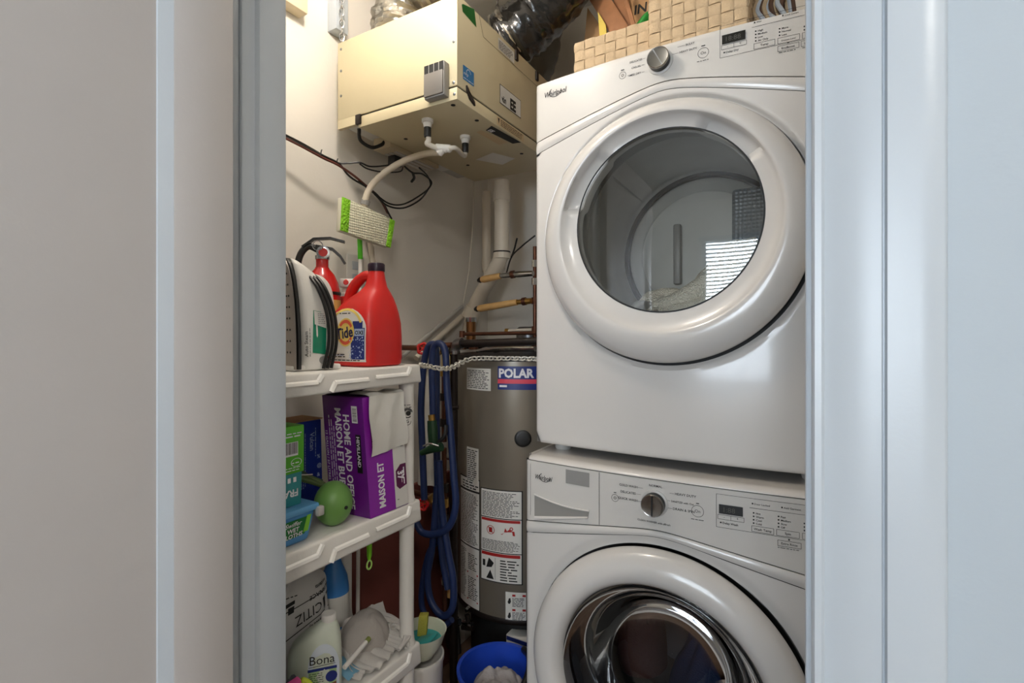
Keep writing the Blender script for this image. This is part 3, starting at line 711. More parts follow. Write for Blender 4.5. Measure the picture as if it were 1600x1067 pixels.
# ---- red aerosol-like cleaner behind the jug
RC = Vector((-1.085, .976, 1.2155)); rc = thing('carpet_cleaner_can', 'red can with white cap and red button behind the red jug', 'can', RC)
MB().lathe([(.030, 0), (.032, .004), (.032, .173), (.030, .180)], RC, n=32).build('can_body', 'red', rc)
MB().lathe([(.028, .178), (.028, .188), (.022, .194), (.021, .204)], RC, n=28).build('collar', 'wplast', rc)
MB().para(RC+Vector((-.020,-.018,.204)), (.034, .036, 0), (.022, -.022, 0), (0, 0, .024)).build('cap', 'wplast', rc, bevel=.005)
MB().lathe([(.0085, 0), (.0085, .004), (.005, .006)], RC+Vector((.010,-.0245,.217)), (.7, -.71, 0), 18).build('button', 'red', rc)
MB().box(RC.x-.02, RC.x-.004, RC.y-.034, RC.y-.0318, RC.z+.09, RC.z+.13).build('side_label', mat('teal_label', '#1c8b7c', .4), rc)

# ---- red detergent jug
JO = Vector((-.953, .906, 1.2155)); JW, JD = .078, .066
jug = thing('detergent_jug', 'large red laundry detergent jug with a dark cap on the top shelf', 'jug', JO)
def jsec(z, w, d, ox=0, oy=0, e=.42, n=48):
    out = []
    for k in range(n):
        a = 2*PI*k/n; c, s = math.cos(a), math.sin(a)
        out.append(JO+Vector((ox+w*math.copysign(abs(c)**e, c), oy+d*math.copysign(abs(s)**e, s), z)))
    return out
prof = [(0, .070, .058, 0, 0, .42), (.004, .076, .064, 0, 0, .42), (.02, .078, .066, 0, 0, .42), (.07, .078, .066, 0, 0, .42), (.105, .076, .065, .001, 0, .45), (.13, .070, .061, .004, .0, .5), (.15, .060, .055, .010, .002, .58),
        (.168, .047, .046, .020, .003, .7), (.182, .035, .036, .028, .004, .85), (.195, .0265, .0275, .032, .004, 1), (.215, .0215, .0215, .033, .004, 1), (.238, .018, .018, .033, .004, 1)]
jb = loft([jsec(*p) for p in prof]).build('jug_body', 'red', jug, smooth=True)
MB().lathe([(.0200, .232), (.0205, .236), (.0205, .249), (.0185, .252)], JO+Vector((.033, .004, 0)), n=32).build('cap', mat('dark_purple_cap', '#241026', .35), jug)
MB().tube(spline([JO+Vector((.020,.002,.222)), JO+Vector((-.004,.000,.222)), JO+Vector((-.032,-.001,.205)), JO+Vector((-.052,-.001,.180)), JO+Vector((-.061,0,.150)), JO+Vector((-.062,0,.12))]), [.011]*4+[.0125]*8+[.0135]*16+[.015]*9+[.017]*4, 16).build('handle', 'red', jug, smooth=True)
def jfn(off):
    def f(a, b):
        for p, q in zip(prof[:-1], prof[1:]):
            if p[0] <= b <= q[0]: break
        t = (b-p[0])/(q[0]-p[0]); w, d, ox, oy, e = [p[i]*(1-t)+q[i]*t for i in range(1, 6)]
        s = min(.999, abs(a-ox)/w); y = d*(1-s**(2/e))**(e/2)
        return Vector((JO.x+a, JO.y+oy-y-off, JO.z+b))
    return f
def arch(L, a0, a1, b0, b1, n=20):
    w = (a1-a0)/2; c = (a0+a1)/2; h = b1-.052
    pts = [(a0, b0), (a1, b0), (a1, h)]+[(c+w*math.cos(PI*k/n), h+(b1-h)*math.sin(PI*k/n)) for k in range(1, n)]+[(a0, h)]
    return L.poly(pts)
lbk = Ink(jfn(.0010))
for i in range(16):
    b0, b1 = .012+.126*i/16, .012+.126*(i+1)/16
    hw_ = lambda b: .063*math.sqrt(max(0.02, 1-max(0, (b-.09)/.05)**2))
    for j in range(12):
        lbk.put([(.001+hw_(b0)*(j/6-1), b0), (.001+hw_(b0)*((j+1)/6-1), b0), (.001+hw_(b1)*((j+1)/6-1), b1), (.001+hw_(b1)*(j/6-1), b1)], [(0,1,2,3)])
lb = lbk.build('front_label', 'label', jb)
Lb = Ink(jfn(.0015)); cx_, cz_ = .004, .082
Lb.rect(.022, .018, .0615, .092, n=10, m=10); Lb.rect(.027, .092, .056, .108, n=8, m=4)
Lb.build('label_blue', 'blueprint', lb)
Ly = Ink(jfn(.0018)); Ly.ring(cx_, cz_, .0, .034, 32, sx=.85); Ly.ring(.001, .088, .046, .0515, 24, .35, PI-.35, sx=1.1); Ly.build('label_yellow', mat('yellow_print', '#e9cf6a', .45), lb)
Lr = Ink(jfn(.0021)); Lr.ring(cx_, cz_, .022, .030, 32, .5, PI-.6, sx=.85); Lr.ring(cx_, cz_, .022, .030, 32, PI+.7, 2*PI-.5, sx=.85); Lr.build('label_orange', mat('orange_print', '#d8573a', .45), lb)
Lt = Ink(jfn(.0025)); Lt.text('Tide', cx_-.001, cz_-.0135, .036, align='C', bold=.03, rot=.14, sx=.86); 
Lt.build('brand_name', mat('deep_navy_print', '#14164a', .45), lb)
Lx = Ink(jfn(.0022)); Lx.rect(.034, .073, .0605, .090, n=4, m=3); Lx.words(-.05, .0, .026, .004)
for _ in range(60):
    Lx.disc(random.uniform(.014, .060), random.uniform(.02, .07), random.uniform(.0006, .0022), 6)
Lx.build('label_highlights', mat('pale_blue_print', '#aebfdd', .45), lb)
Lo = Ink(jfn(.0027)); Lo.text('OXI', .0475, .0765, .013, align='C', bold=.03); Lo.words(-.05, .002, .0275, .0045); Lo.words(-.05, .004, .0225, .0045); Lo.words(-.054, .055, .0145, .004); Lo.words(-.02, .02, .126, .0045); Lo.build('label_print', 'ink', lb)

# ---- flat floor mop standing upside down behind the shelf
mop = thing('floor_mop', 'flat floor mop standing head up against the left wall', 'mop', (-1.19, 1.095, 0))
c00, c10, c11, c01 = at(528, 361, X=-1.165), at(605, 388, X=-1.165), at(612, 345, X=-1.165), at(531, 308, X=-1.165)
def padfn(a, b, off=0): return (c00*(1-a)+c10*a)*(1-b)+(c01*(1-a)+c11*a)*b+Vector((off, 0, 0))
def slab(a0, a1, b0, b1, x0, x1): 
    P = [padfn(a, b, x) for x in (x0, x1) for a, b in ((a0, b0), (a1, b0), (a1, b1), (a0, b1))]
    return MB().add(P, [(0,3,2,1),(4,5,6,7),(0,1,5,4),(1,2,6,5),(2,3,7,6),(3,0,4,7)])
hdm = slab(0, 1, 0, 1, -.010, .010).build('mop_head', mat('pale_mop_plastic', '#d8d4c0', .5), mop, bevel=.004)
wpad = mat('waffle_cloth', '#dedbc2', .9, vary=.03)
nt = wpad.node_tree; b_ = nt.nodes['Principled BSDF']; tcn = nt.nodes.new('ShaderNodeTexCoord'); vo = nt.nodes.new('ShaderNodeTexVoronoi'); vo.inputs['Scale'].default_value = 130; vo.inputs['Randomness'].default_value = .1
nt.links.new(tcn.outputs['Object'], vo.inputs['Vector']); bpn = nt.nodes.new('ShaderNodeBump'); bpn.inputs['Strength'].default_value = .9; bpn.inputs['Distance'].default_value = .004
nt.links.new(vo.outputs['Distance'], bpn.inputs['Height']); nt.links.new(bpn.outputs['Normal'], b_.inputs['Normal'])
slab(.12, .905, .0, 1, .0095, .0135).build('pad', wpad, hdm, bevel=.0015)
for a0, a1 in ((-.005, .13), (.90, 1.005)): slab(a0, a1, .01, .99, .009, .0145).build('hook_strip', brush('lime_hook_tape', '#8fd62b', .7, 160, .8), hdm, bevel=.0012)
pt0 = at(562, 372, X=-1.19); 
MB().tube([at(562, 368, X=-1.19), at(563, 405, X=-1.19)], .0075, 12).build('grip', mat('lime_grip', '#55c81c', .4), mop)
q1 = at(563, 404, X=-1.19); MB().tube([q1, (-1.195, 1.10, .02)], .0058, 12).build('pole', 'wplast', mop)

# ---- socket on the wall
oc = thing('wall_outlet', 'white outlet plate on the left wall behind the mop pole', 'outlet', tuple(at(555, 425, X=-1.2485)))
p = at(555, 425, X=-1.2485)
MB().box(-1.25, -1.245, p.y-.035, p.y+.035, p.z-.055, p.z+.055).build('plate', 'wplast', oc, bevel=.002)
for dz in (-.02, .02): MB().box(-1.2455, -1.243, p.y-.016, p.y+.016, p.z+dz-.013, p.z+dz+.013).build('socket', 'trim', oc, bevel=.001)

# ---- middle shelf
Z2 = TIERS[1]+.0006
po_ = Vector((-.871, .842, Z2)); pa = Vector((.004, .125, 0)); pb = Vector((-.128, -.006, 0)); pc = at(565.5, 622, X=-.875)-po_
pc.x = -.004
pbx = thing('bin_bag_box', 'tall purple box of bin bags with white lettering on the middle shelf', 'box', po_+pa*.5+pb*.5)
MB().para(po_, pa, pb, pc).build('carton', 'purple', pbx, bevel=.001)
# flap standing open
MB().para(po_+pc+pb*.98+pa*.05, pa*.9, pb*.02, Vector((.075, .01, .022))).build('lid_flap', mat('dark_purple_card', '#3c0d3a', .5), pbx)
ua, ub, uc = pa.normalized(), pb.normalized(), pc.normalized(); HC = pc.length
nL = ua*-1; nR = ub*-1
fL = lambda off: (lambda a, b: po_+ub*a+uc*b+nL*off)     # left face: a runs to the left, b up
fR = lambda off: (lambda a, b: po_+ua*a+uc*b+nR*off)     # right face: a runs to the right
sh = Ink(fR(.0006)); sh.rect(0.0, 0, .082, HC); sh.build('front_face', 'purple2', pbx)
gy = Ink(fR(.0007)); gy.rect(.082, 0.002, .124, HC*.62); gy.build('front_grey_field', 'label', pbx)
hx = Ink(fR(.0011)); hx.poly([(.088, .055), (.098, .045), (.123, .052), (.123, .106), (.104, .106), (.088, .092)]); hx.build('badge', mat('plum_print', '#5c1148', .45), pbx)
wt_ = Ink(fR(.0012))
wt_.text('MAISON ET', .049, .016, .0265, rot=PI/2, bold=.035, sx=.80)
wt_.text('37', .094, .090, .027, rot=-PI/2, bold=.03, sx=.8)
wt_.words(.055, .10, .113, .006, vert=True); wt_.words(.06, .09, .106, .003, vert=True); 
wt_.poly([(.064, .150), (.070, .148), (.080, .165), (.078, .172), (.072, .168)])
wt_.build('front_lettering', 'whiteprint', pbx)
bt = Ink(fR(.0011)); bt.rect(.018, .150, .028, .205); bt.build('name_band', mat('plum_print', '#5c1148', .45), pbx)
bt2 = Ink(fR(.0014)); bt2.text('OFFICE', .020, .200, .0105, rot=-PI/2, bold=.03); bt2.build('name_band_lettering', 'whiteprint', pbx)
bb = Ink(fR(.0012)); bb.poly([(.024, .217), (.030, .216), (.046, .22), (.046, .255), (.034, .256), (.025, .248)]); bb.build('blue_mark', mat('blue_mark', '#3a5fae', .4), pbx)
bx_ = Ink(fR(.0014)); bx_.para_lines(.108, .122, .15, .168, 6); bx_.words(.088, .094, .02, .003); bx_.build('front_small_print', 'ink', pbx)
lt = Ink(lambda a, b: fL(.0010)(a, b))
def mir(st, a, b, size, **k):    # lettering on the left face reads downwards
    V, Fc = text_geo(st, k.get('bold', 0)); x0 = min(p[0] for p in V)
    lt.put([(a-y*size, b-(x-x0)*size*k.get('sx', 1)) for x, y in V], Fc)
mir('HOME AND OFFICE', .0625, HC-.042, .0270, bold=.03, sx=.95)
mir('MAISON ET BUREAU', .0880, HC-.028, .0270, bold=.03, sx=.95)
for aa, b0, b1 in ((.094, .21, .05), (.101, .225, .05), (.108, .235, .06)): lt.words(b0, b1, aa, .0042, vert=True)
mir('12 GALLON / 57 LITRES', .123, HC-.085, .0095, bold=.01, sx=1.25)
lt.rect(.017, HC-.020, .035, HC-.060)
lt.build('side_lettering', 'whiteprint', pbx)
l2 = Ink(fL(.0008)); l2.rect(.012, .105, .028, .195); l2.build('side_name_band', 'black', pbx)
lt = Ink(fL(.0012)); mir('HEVILLAND', .0245, .190, .0125, bold=.03, sx=1.1); lt.build('side_name', 'whiteprint', pbx)
bc = Ink(fL(.0014))
for i in range(12): bc.rect(.0195, HC-.026-i*.0026, .0315, HC-.026-i*.0026-.0004-.0014*random.random())
bc.build('barcode', 'ink', pbx)
# white liner bag hanging out of the box
def bagfn(u, v):
    a = .014+.112*u+.004*math.sin(v*9)-.004*v*(1-u)
    if v < .25: t = v/.25; p = po_+ua*a+uc*(HC+.006+.004*math.sin(u*7))+ub*(.055*(1-t)); 
    else:
        t = (v-.25)/.75; drop = (.142-.012*u)*t; p = po_+ua*a+uc*(HC+.006-.002*(t > 0)-drop)+nR*(.006+.004*math.sin(t*3)+.0015*math.sin(u*11+t*4))
    return p+nR*.0015*noise.noise(Vector((u*6, v*6, 2)))
bg = MB().grid(28, 36, bagfn); bg.grid(28, 36, lambda u, v: bagfn(u, v)-nR*.0012-uc*.0008)
tag(bg.build('bin_liner', mat('white_film', '#dddbd4', .4, bump=.12, bscale=60, vary=.03), smooth=True), 'white plastic liner hanging out of the purple box', 'bag')

# blue carton behind
bo = Vector((-1.03, .752, Z2)); blu = thing('blue_carton', 'narrow dark blue carton left of the purple box', 'box', bo)
MB().para(bo, (.0, .088, 0), (-.09, 0, 0), (0, -.006, .218)).build('carton', mat('blue_card', '#19328f', .4), blu, bevel=.001)
MB().para(bo+Vector((0, 0, .219)), (0, .085, 0), (-.08, 0, 0), (0, .004, .002)).build('lid', 'card', blu)
bi = Ink(lambda a, b: bo+Vector((.0008, a, b))); bi.text('Vulcan', .050, .19, .018, rot=-PI/2, bold=.01, sx=.9); bi.words(.20, .13, .065, .003, vert=True)
for i in range(5): bi.text('%@&#*'[i], .070, .125-.022*i, .013, bold=.02)
for i in range(5): bi.words(.19, .06, .016+i*.005, .0026, vert=True)
bi.build('lettering', mat('pale_blue_print', '#aebfdd', .45), blu)

# stack at the left: tub of wet cloths, teal carton, green carton
tb_ = thing('cloth_tub', 'light blue plastic tub of wet cloths with green label', 'tub', (-.945, .635, Z2))
def tubsec(z, i): return [Vector((x, y, Z2+z)) for x, y in ((-1.0+i, .572+i), (-.884-i, .572+i), (-.884-i, .704-i), (-1.0+i, .704-i))]
m = MB(); s0, s1 = tubsec(0, .010), tubsec(.064, 0); m.add(s0+s1, [(0,3,2,1),(4,5,6,7)]+[(i, (i+1) % 4, 4+(i+1) % 4, 4+i) for i in range(4)])
m.build('tub_body', mat('blue_tub', '#4d94cf', .35), tb_, bevel=.008, seg=3)
lid = MB().box(-1.004, -.879, .568, .709, Z2+.062, Z2+.076).build('lid', mat('pale_blue_lid', '#63a6d6', .35), tb_, bevel=.004)
MB().box(-.885, -.872, .700, .716, Z2+.048, Z2+.068).build('latch', 'lgrey', lid, bevel=.003)
def tfn(off): return lambda a, b: Vector((-.884-.010*(1-b/.064)+off, .572+a, Z2+b))
tl = Ink(tfn(.0012)); tl.poly([(.02, .014), (.108, .018), (.118, .054), (.02, .054)]); tlb = tl.build('label', mat('green_label', '#157a33', .4), tb_)
tl = Ink(tfn(.0015)); tl.poly([(.104, .022), (.116, .022), (.120, .056), (.110, .056)]); tl.build('label_edge', mat('lime_label', '#86cf3a', .4), tb_)
tl = Ink(tfn(.0018)); tl.text('Swiffer', .060, .041, .0135, shear=.25, bold=.01); tl.text('WET', .066, .029, .0125, bold=.03); tl.text('CLOTHS', .055, .0175, .0125, bold=.03); tl.build('lettering', 'whiteprint', tb_)
te = thing('teal_carton', 'small teal carton between the cloth tub and the green carton', 'carton', (-.95, .615, Z2+.0765))
MB().para((-1.0, .565, Z2+.0768), (.097, 0, 0), (0, .117, 0), (0, .002, .066)).build('carton', mat('teal_card', '#2f8f92', .4), te, bevel=.0015)
tt = Ink(lambda a, b: Vector((-.9022, a, Z2+.0768+b))); tt.text('FRAN', .674, .033, .020, rot=PI, bold=.03); 
for i in range(3): tt.rect(.637+i*.013, .048, .644+i*.013, .058)
tt.build('lettering', 'whiteprint', te)
gr = thing('green_carton', 'bright green carton with a barcode on top of the teal carton', 'carton', (-.95, .615, Z2+.143))
MB().para((-1.0, .563, Z2+.1432), (.100, 0, 0), (0, .124, 0), (0, 0, .096)).build('carton', mat('green_card', '#55b61e', .4), gr, bevel=.0015)
MB().box(-.995, -.91, .565, .645, Z2+.2393, Z2+.2415).build('lid_flap', mat('green_card_dark', '#3a8d16', .45), gr)
gt = Ink(lambda a, b: Vector((-.8993, a+.022, Z2+.1432+b))); gt.rect(.60, .036, .650, .064); gt.words(.602, .660, .080, .004); gt.words(.602, .655, .074, .005); gt.ring(.646, .022, .0075, .0085, 20, sx=1.5); gt.words(.602, .655, .006, .003); gt.words(.602, .655, .011, .003); gt.words(.636, .656, .02, .004); gt.build('lettering', 'whiteprint', gr)
gb = Ink(lambda a, b: Vector((-.8989, a+.022, Z2+.1432+b)))
a_ = .603
while a_ < .648: w_ = random.uniform(.0006, .0022); gb.rect(a_, .040, a_+w_, .063); a_ += w_+random.uniform(.0008, .0016)
gb.build('barcode', 'ink', gr)

# green round ball-shaped bottle with straps
bc_ = at(521, 798, X=-.915); rb_ = .0415
bl_ = thing('green_ball', 'olive green round ball with a strap in front of the purple box', 'ball', (bc_.x, bc_.y, Z2))
bcz = Z2+.049; bcv = Vector((bc_.x, bc_.y, bcz))
bb_ = MB().ball(bcv, (rb_, rb_, .049), 40, 28).build('ball', mat('olive_green', '#6d9a4e', .42, vary=.05), bl_)
dirp = (Vector((0, 0, CAMH))-bcv).normalized(); pp = bcv+Vector((.0195, -.004, -.008)).normalized()*.0
hp_ = (Vector((.80, -.02, -.05))).normalized()
MB().lathe([(.0042, 0), (.0042, .002)], bcv+Vector((hp_.x*rb_*.985, hp_.y*rb_*.985, hp_.z*.049)), hp_, 14).build('plug', 'black', bb_)
stp = MB()
for off in (0, .016):
    P = spline([bcv+Vector((-.03, -.005+off*.3, .036)), bcv+Vector((-.045, -.035+off, .052)), bcv+Vector((-.055, -.06+off, .062)), bcv+Vector((-.06, -.075+off, .045))])
    stp.tube(P, .0055, 8)
stp.build('strap', mat('olive_strap', '#4a5a30', .6), bl_)
stq = MB().tube(spline([bcv+Vector((-.04, .0, .04)), bcv+Vector((-.058, -.03, .06)), bcv+Vector((-.075, -.055, .09)), bcv+Vector((-.085, -.07, .095))]), .007, 8); stq.build('cord_cover', 'dgreen', bl_)
MB().tube([bcv+Vector((-.052, -.045, .066)), bcv+Vector((-.045, -.02, .062))], .002, 6).build('buckle', 'chrome', bl_)

# lime hook hanging below the middle shelf
hk0, hk1 = at(577, 868, X=-.93), at(576, 882, X=-.93)
hk = thing('lime_hook', 'lime green plastic hook with an eye hanging below the middle shelf', 'hook', tuple(hk1))
MB().tube([Vector((hk0.x, hk0.y, TIERS[1]-.054)), hk0, hk0+Vector((0, -.001, -.012))], [.0075, .006, .003], 10).build('stem', 'green', hk)
MB().tube([hk1+Vector((.002, .0075*math.cos(k*PI/10), .0105*math.sin(k*PI/10))) for k in range(20)], .0022, 8, closed=True).build('eye', mat('pale_lime', '#a9d46c', .4), hk)

# ---- bottom shelf
Z3 = TIERS[2]+.0006
# spray bottle, blue
sb = thing('spray_bottle', 'blue spray bottle at the back of the bottom shelf', 'bottle', (-1.055, .905, Z3))
sbc = Vector((-1.09, .925, Z3))
MB().lathe([(.034, 0), (.038, .006), (.038, .12), (.034, .15), (.020, .185), (.0145, .205), (.0145, .222)], sbc, n=32).build('bottle', mat('translucent_blue', '#3f86d2', .3), sb)
MB().lathe([(.017, .218), (.017, .24), (.012, .246)], sbc, n=20).build('collar', mat('royal_blue', '#1d3fae', .35), sb)
MB().para(sbc+Vector((-.012, -.05, .242)), (.024, 0, 0), (0, .075, 0), (0, 0, .032)).build('trigger_head', mat('royal_blue', '#1d3fae', .35), sb, bevel=.005)
MB().lathe([(.0386, .03), (.0386, .11)], sbc, n=32, cap=False).build('label', 'label', sb)
# white bag with black lettering
wb = thing('paper_sack', 'white plastic sack with upside-down black lettering on the bottom shelf', 'sack', (-1.03, .755, Z3))
def sack(u, v):
    a = u*2*PI; c, s = math.cos(a), math.sin(a); e = .6
    t = v; w = .085*(1-.25*t*t)*(1 if t < .9 else 1-(t-.9)*3); d = .055*(1-.45*t)*(1 if t < .9 else 1-(t-.9)*5)
    p = Vector((.055*t, 0, 0))
    x = d*math.copysign(abs(c)**e, c); y = w*math.copysign(abs(s)**e, s)
    n_ = noise.noise(Vector((c*2, s*2, t*3)))*.008
    return Vector((-1.055+x*1.0-.01*t+n_, .770+y+.03*t, Z3+.215*t))
bagb = MB().grid(48, 24, sack, wu=True)
bagb.add([sack(k/48, 1) for k in range(48)], [tuple(range(48))]); bagb.build('sack_body', mat('white_sack', '#d5d3d0', .5, bump=.2, bscale=40, vary=.03), wb, smooth=True)
def sfn(off):
    def f(a, b):    # a across to the right, b up; wraps the right-hand face of the sack
        t = b/.215; y = a; w = .085*(1-.25*t*t); s = max(-.98, min(.98, y/w)); s_ = math.copysign(abs(s)**(1/.6), s); c_ = math.sqrt(max(0, 1-s_*s_))
        d = .055*(1-.45*t)
        return Vector((-1.055+d*abs(c_)**.6-.01*t+noise.noise(Vector((c_*2, s_*2, t*3)))*.008+off, .770+y+.03*t, Z3+b))
    return f
sk = Ink(sfn(.002)); sl = -.30
def stext(st, a, b, size, **k): sk.text(st, a, b, size, rot=PI+.16, **k)
stext('CITIZ', .036, .150, .034, bold=.0, sx=.85)
sk.poly([(.040, .152), (.066, .158), (.053, .120)]); sk.line(-.06, .098, .07, .122, .0022); sk.line(-.06, .156, .07, .172, .0022)
stext('Presented by', .064, .112, .014, bold=.02, sx=.8); stext('FURNACE', .062, .180, .014, bold=.02); stext('residents', .05, .195, .012, bold=.02, sx=.8)
sk.poly([(-.058, .165), (-.035, .17), (-.035, .178), (-.058, .173)]); sk.poly([(-.05, .150), (-.036, .152), (-.036, .166), (-.05, .164)])
sk.words(-.055, -.03, .185, .004); sk.build('lettering', 'ink', wb)
sr = Ink(sfn(.0022)); sr.ring(-.006, .066, .012, .020, 16, .3, 2.9); sr.ring(.038, .076, .008, .015, 16, .3, 2.9); sr.build('red_mark', 'redprint', wb)
# floor cleaner bottle
fb = thing('floor_cleaner_bottle', 'pale floor cleaner bottle with a green and brown label on the bottom shelf', 'bottle', (-.925, .745, Z3))
FO = Vector((-.935, .742, Z3)); fr_ = Vector((.69, .72, 0)); ff = Vector((.72, -.69, 0))
def fsec(z, w, d, ox=0, e=.55, n=36):
    return [FO+fr_*(ox+w*math.copysign(abs(math.cos(2*PI*k/n))**e, math.cos(2*PI*k/n)))+ff*d*math.copysign(abs(math.sin(2*PI*k/n))**e, math.sin(2*PI*k/n))+Vector((0, 0, z)) for k in range(n)]
fbb = loft([fsec(0, .050, .028), fsec(.006, .055, .032), fsec(.06, .056, .033), fsec(.10, .055, .032), fsec(.118, .051, .03, .003), fsec(.134, .042, .027, .010), fsec(.148, .030, .022, .019, .7), fsec(.160, .019, .017, .026, .9), fsec(.166, .013, .013, .028, 1)]).build('bottle_body', mat('pale_green_plastic', '#cfd6c6', .35, vary=.04), fb, smooth=True)
loft([fsec(.163, .015, .015, .028, 1), fsec(.166, .0155, .0155, .028, 1), fsec(.176, .0155, .0155, .028, 1), fsec(.178, .014, .014, .028, 1)]).build('cap', 'wplast', fb)
ffn = lambda off: (lambda a, b: FO+fr_*a+ff*(.0325+off-.003*max(0, (b-.09)/.05)-.004*(abs(a)/.05)**4)+Vector((0, 0, b)))
bl1 = arch(Ink(ffn(.0008)), -.012, .052, .012, .128); bl1 = bl1.build('label', mat('pale_blue_label', '#d5dee8', .45), fbb)
q = Ink(ffn(.0012)); q.rect(-.011, .014, .046, .073); q.build('label_field', mat('leaf_green_print', '#a9c78e', .45), bl1)
q = Ink(ffn(.0014)); q.poly([(-.011, .014), (.046, .014), (.046, .045), (.02, .038), (-.011, .020)]); q.build('label_floor', mat('brown_print', '#7b4630', .4), bl1)
q = Ink(ffn(.0016)); q.rect(-.012, .073, .047, .079); q.ring(.036, .058, 0, .012, 16); q.build('label_band', 'blueprint', bl1)
q = Ink(ffn(.0017)); q.text('Bona', -.008, .088, .026, bold=.0); 
for i in range(5): q.words(-.009, .02, .050+i*.0045, .0025)
q.line(-.010, .083, .044, .085, .0012); q.build('lettering', 'ink', bl1)
# dark pouch with pink and yellow at the very left
dk = thing('dark_pouch', 'dark grey pouch with a pink tab at the left edge of the bottom shelf', 'pouch', (-.90, .64, Z3))
heap(-.905, .655, Z3, .034, .052, .092, 2.2, fold=.2, nu=40, nv=20).build('pouch', mat('charcoal_fabric', '#4b4a50', .8, bump=.2), dk, smooth=True)
MB().para((-.880, .638, Z3+.084), (.004, .026, .004), (-.012, 0, .004), (-.002, 0, .014)).build('pink_tab', mat('hot_pink', '#e0559b', .5), dk, bevel=.003)
yl = MB().tube(spline([(-.885, .668, Z3+.096), (-.879, .682, Z3+.082), (-.876, .690, Z3+.06), (-.877, .692, Z3+.03)]), [.004, .006]+[.006]*23, 8)
tag(yl.build('yellow_sponge_cloth', mat('yellow_green_cloth', '#c3cf3e', .8)), 'yellow-green cloth strip beside the pale cleaner bottle', 'cloth')
# heap of grey mop covers
def clothheap():
    m = MB()
    def dome(u, v):
        a = u*2*PI; c, s = math.cos(a), math.sin(a)
        r = v
        y = .912+(.074+.012*noise.noise(Vector((c, s, 1))))*r*s; x = -.965+.058*r*c
        pleat = .0012*math.sin(a*9+2*noise.noise(Vector((c*2, s*2, 7)))*3)*r
        return Vector((x+pleat, y, Z3+.012+.080*math.sqrt(max(0, 1-r*r))*(1+.14*noise.noise(Vector((x*20, y*20, 2)))+.10*abs(noise.noise(Vector((x*45, y*28, 6)))))))
    m.grid(72, 24, dome, wu=True); return m
ch = thing('mop_cover_heap', 'heap of grey and white fabric covers at the right end of the bottom shelf', 'cloth', (-.95, .9, Z3))
clothheap().build('cap_cover', mat('grey_fabric', '#b3ada7', .85, bump=.2, bscale=160, vary=.06), ch, smooth=True)
def skirt(u, v):
    y0 = .825+.178*u; fold = .007*math.sin(u*34+2*math.sin(u*9))*(.3+.7*v)
    x = -1.0+.125*v+.008*math.sin(u*14+v*4); z = Z3+.009+.070*(1-v)**1.3*(.55+.6*u)*(1+.2*math.sin(u*5))+abs(fold)
    return Vector((x+fold*.5, y0+.012*math.sin(v*6+u*3), z))
sk_ = MB().grid(120, 24, skirt); sk_.grid(120, 24, lambda u, v: skirt(u, v)-Vector((0, 0, .004))); sk_.build('fabric_folds', 'cloth', ch, smooth=True)
crum = MB()
for k in range(7):
    a = .2*k; crum.tube(spline([(-.985+.01*k, .955+.004*k, Z3+.045+.01*math.sin(k)), (-.955+.008*k, .975+.005*math.sin(k*2), Z3+.062-.003*k), (-.915+.006*k, .985, Z3+.05-.004*k), (-.885+.003*k, .992-.01*k, Z3+.02)]), .0045, 7)
crum.build('gathered_edge', 'cloth', ch, smooth=True)
tl_ = MB().grid(10, 6, lambda u, v: Vector((-.955+.06*u, .80+.055*v, Z3+.03-.015*u+.004*math.sin(v*5)))); tl_.grid(10, 6, lambda u, v: Vector((-.955+.06*u, .80+.055*v, Z3+.026-.015*u+.004*math.sin(v*5))))
tag(tl_.build('blue_cloth', mat('pale_blue_cloth', '#7fb3cf', .85, bump=.2)), 'pale blue folded cloth peeking out under the grey covers', 'cloth')
st_ = thing('white_stick', 'white plastic stick handle lying across the grey fabric', 'handle', tuple(at(555, 1020, X=-.885)))
s0_, s1_ = at(538, 1043, X=-.872), at(572, 1003, X=-.888)
MB().tube([s0_, s1_], .0052, 12).build('shaft', 'wplast', st_); MB().tube([s1_, s1_+(s1_-s0_).normalized()*.012], .0058, 12).build('end_cap', mat('olive_green2', '#7f8a45', .5), st_)

# ================================================================= water heater
TC = Vector((-.90, 1.62, 0)); TR = .24; TZ0, TZ1 = .368, 1.212
def tank_hit(u, v):
    """angle round the tank and height of a photo pixel on its surface"""
    x = (u-CX)/F; d = Vector((x*cs-sn, x*sn+cs)); o = Vector((0, 0))-TC.xy
    A = d.dot(d); B = 2*o.dot(d); C = o.dot(o)-TR*TR; disc = B*B-4*A*C
    t = (-B-math.sqrt(max(0, disc)))/(2*A); p = d*t-TC.xy
    return math.atan2(p.y, p.x), CAMH+(HY-v)/F*t
def cylf(off): return lambda a, b: Vector((TC.x+(TR+off)*math.cos(a/TR), TC.y+(TR+off)*math.sin(a/TR), b))
def trect(u0, v0, u1, v1):
    a0, b0 = tank_hit(u0, v0); a1, b1 = tank_hit(u1, v1); return a0*TR, b1, a1*TR, b0      # a0, low, a1, high
heater = thing('water_heater', 'taupe metal water heater tank behind the hoses beside the dryer', 'water heater', (TC.x, TC.y, 0))
tank = MB().lathe([(.225, TZ0-.006), (TR-.002, TZ0), (TR, TZ0+.006), (TR, TZ1-.004), (TR-.004, TZ1)], TC, n=96).build('tank', 'tank', heater)
MB().lathe([(TR+.0005, TZ1-.006), (TR+.004, TZ1-.004), (TR+.004, TZ1+.010), (TR-.01, TZ1+.014), (.12, TZ1+.02), (.001, TZ1+.022)], TC, n=64).build('top_cover', 'black', heater)
MB().lathe([(TR+.0005, TZ0-.004), (TR+.002, TZ0), (TR+.002, TZ0+.012), (TR+.0005, TZ0+.014)], TC, n=64).build('bottom_rim', 'iron', heater)
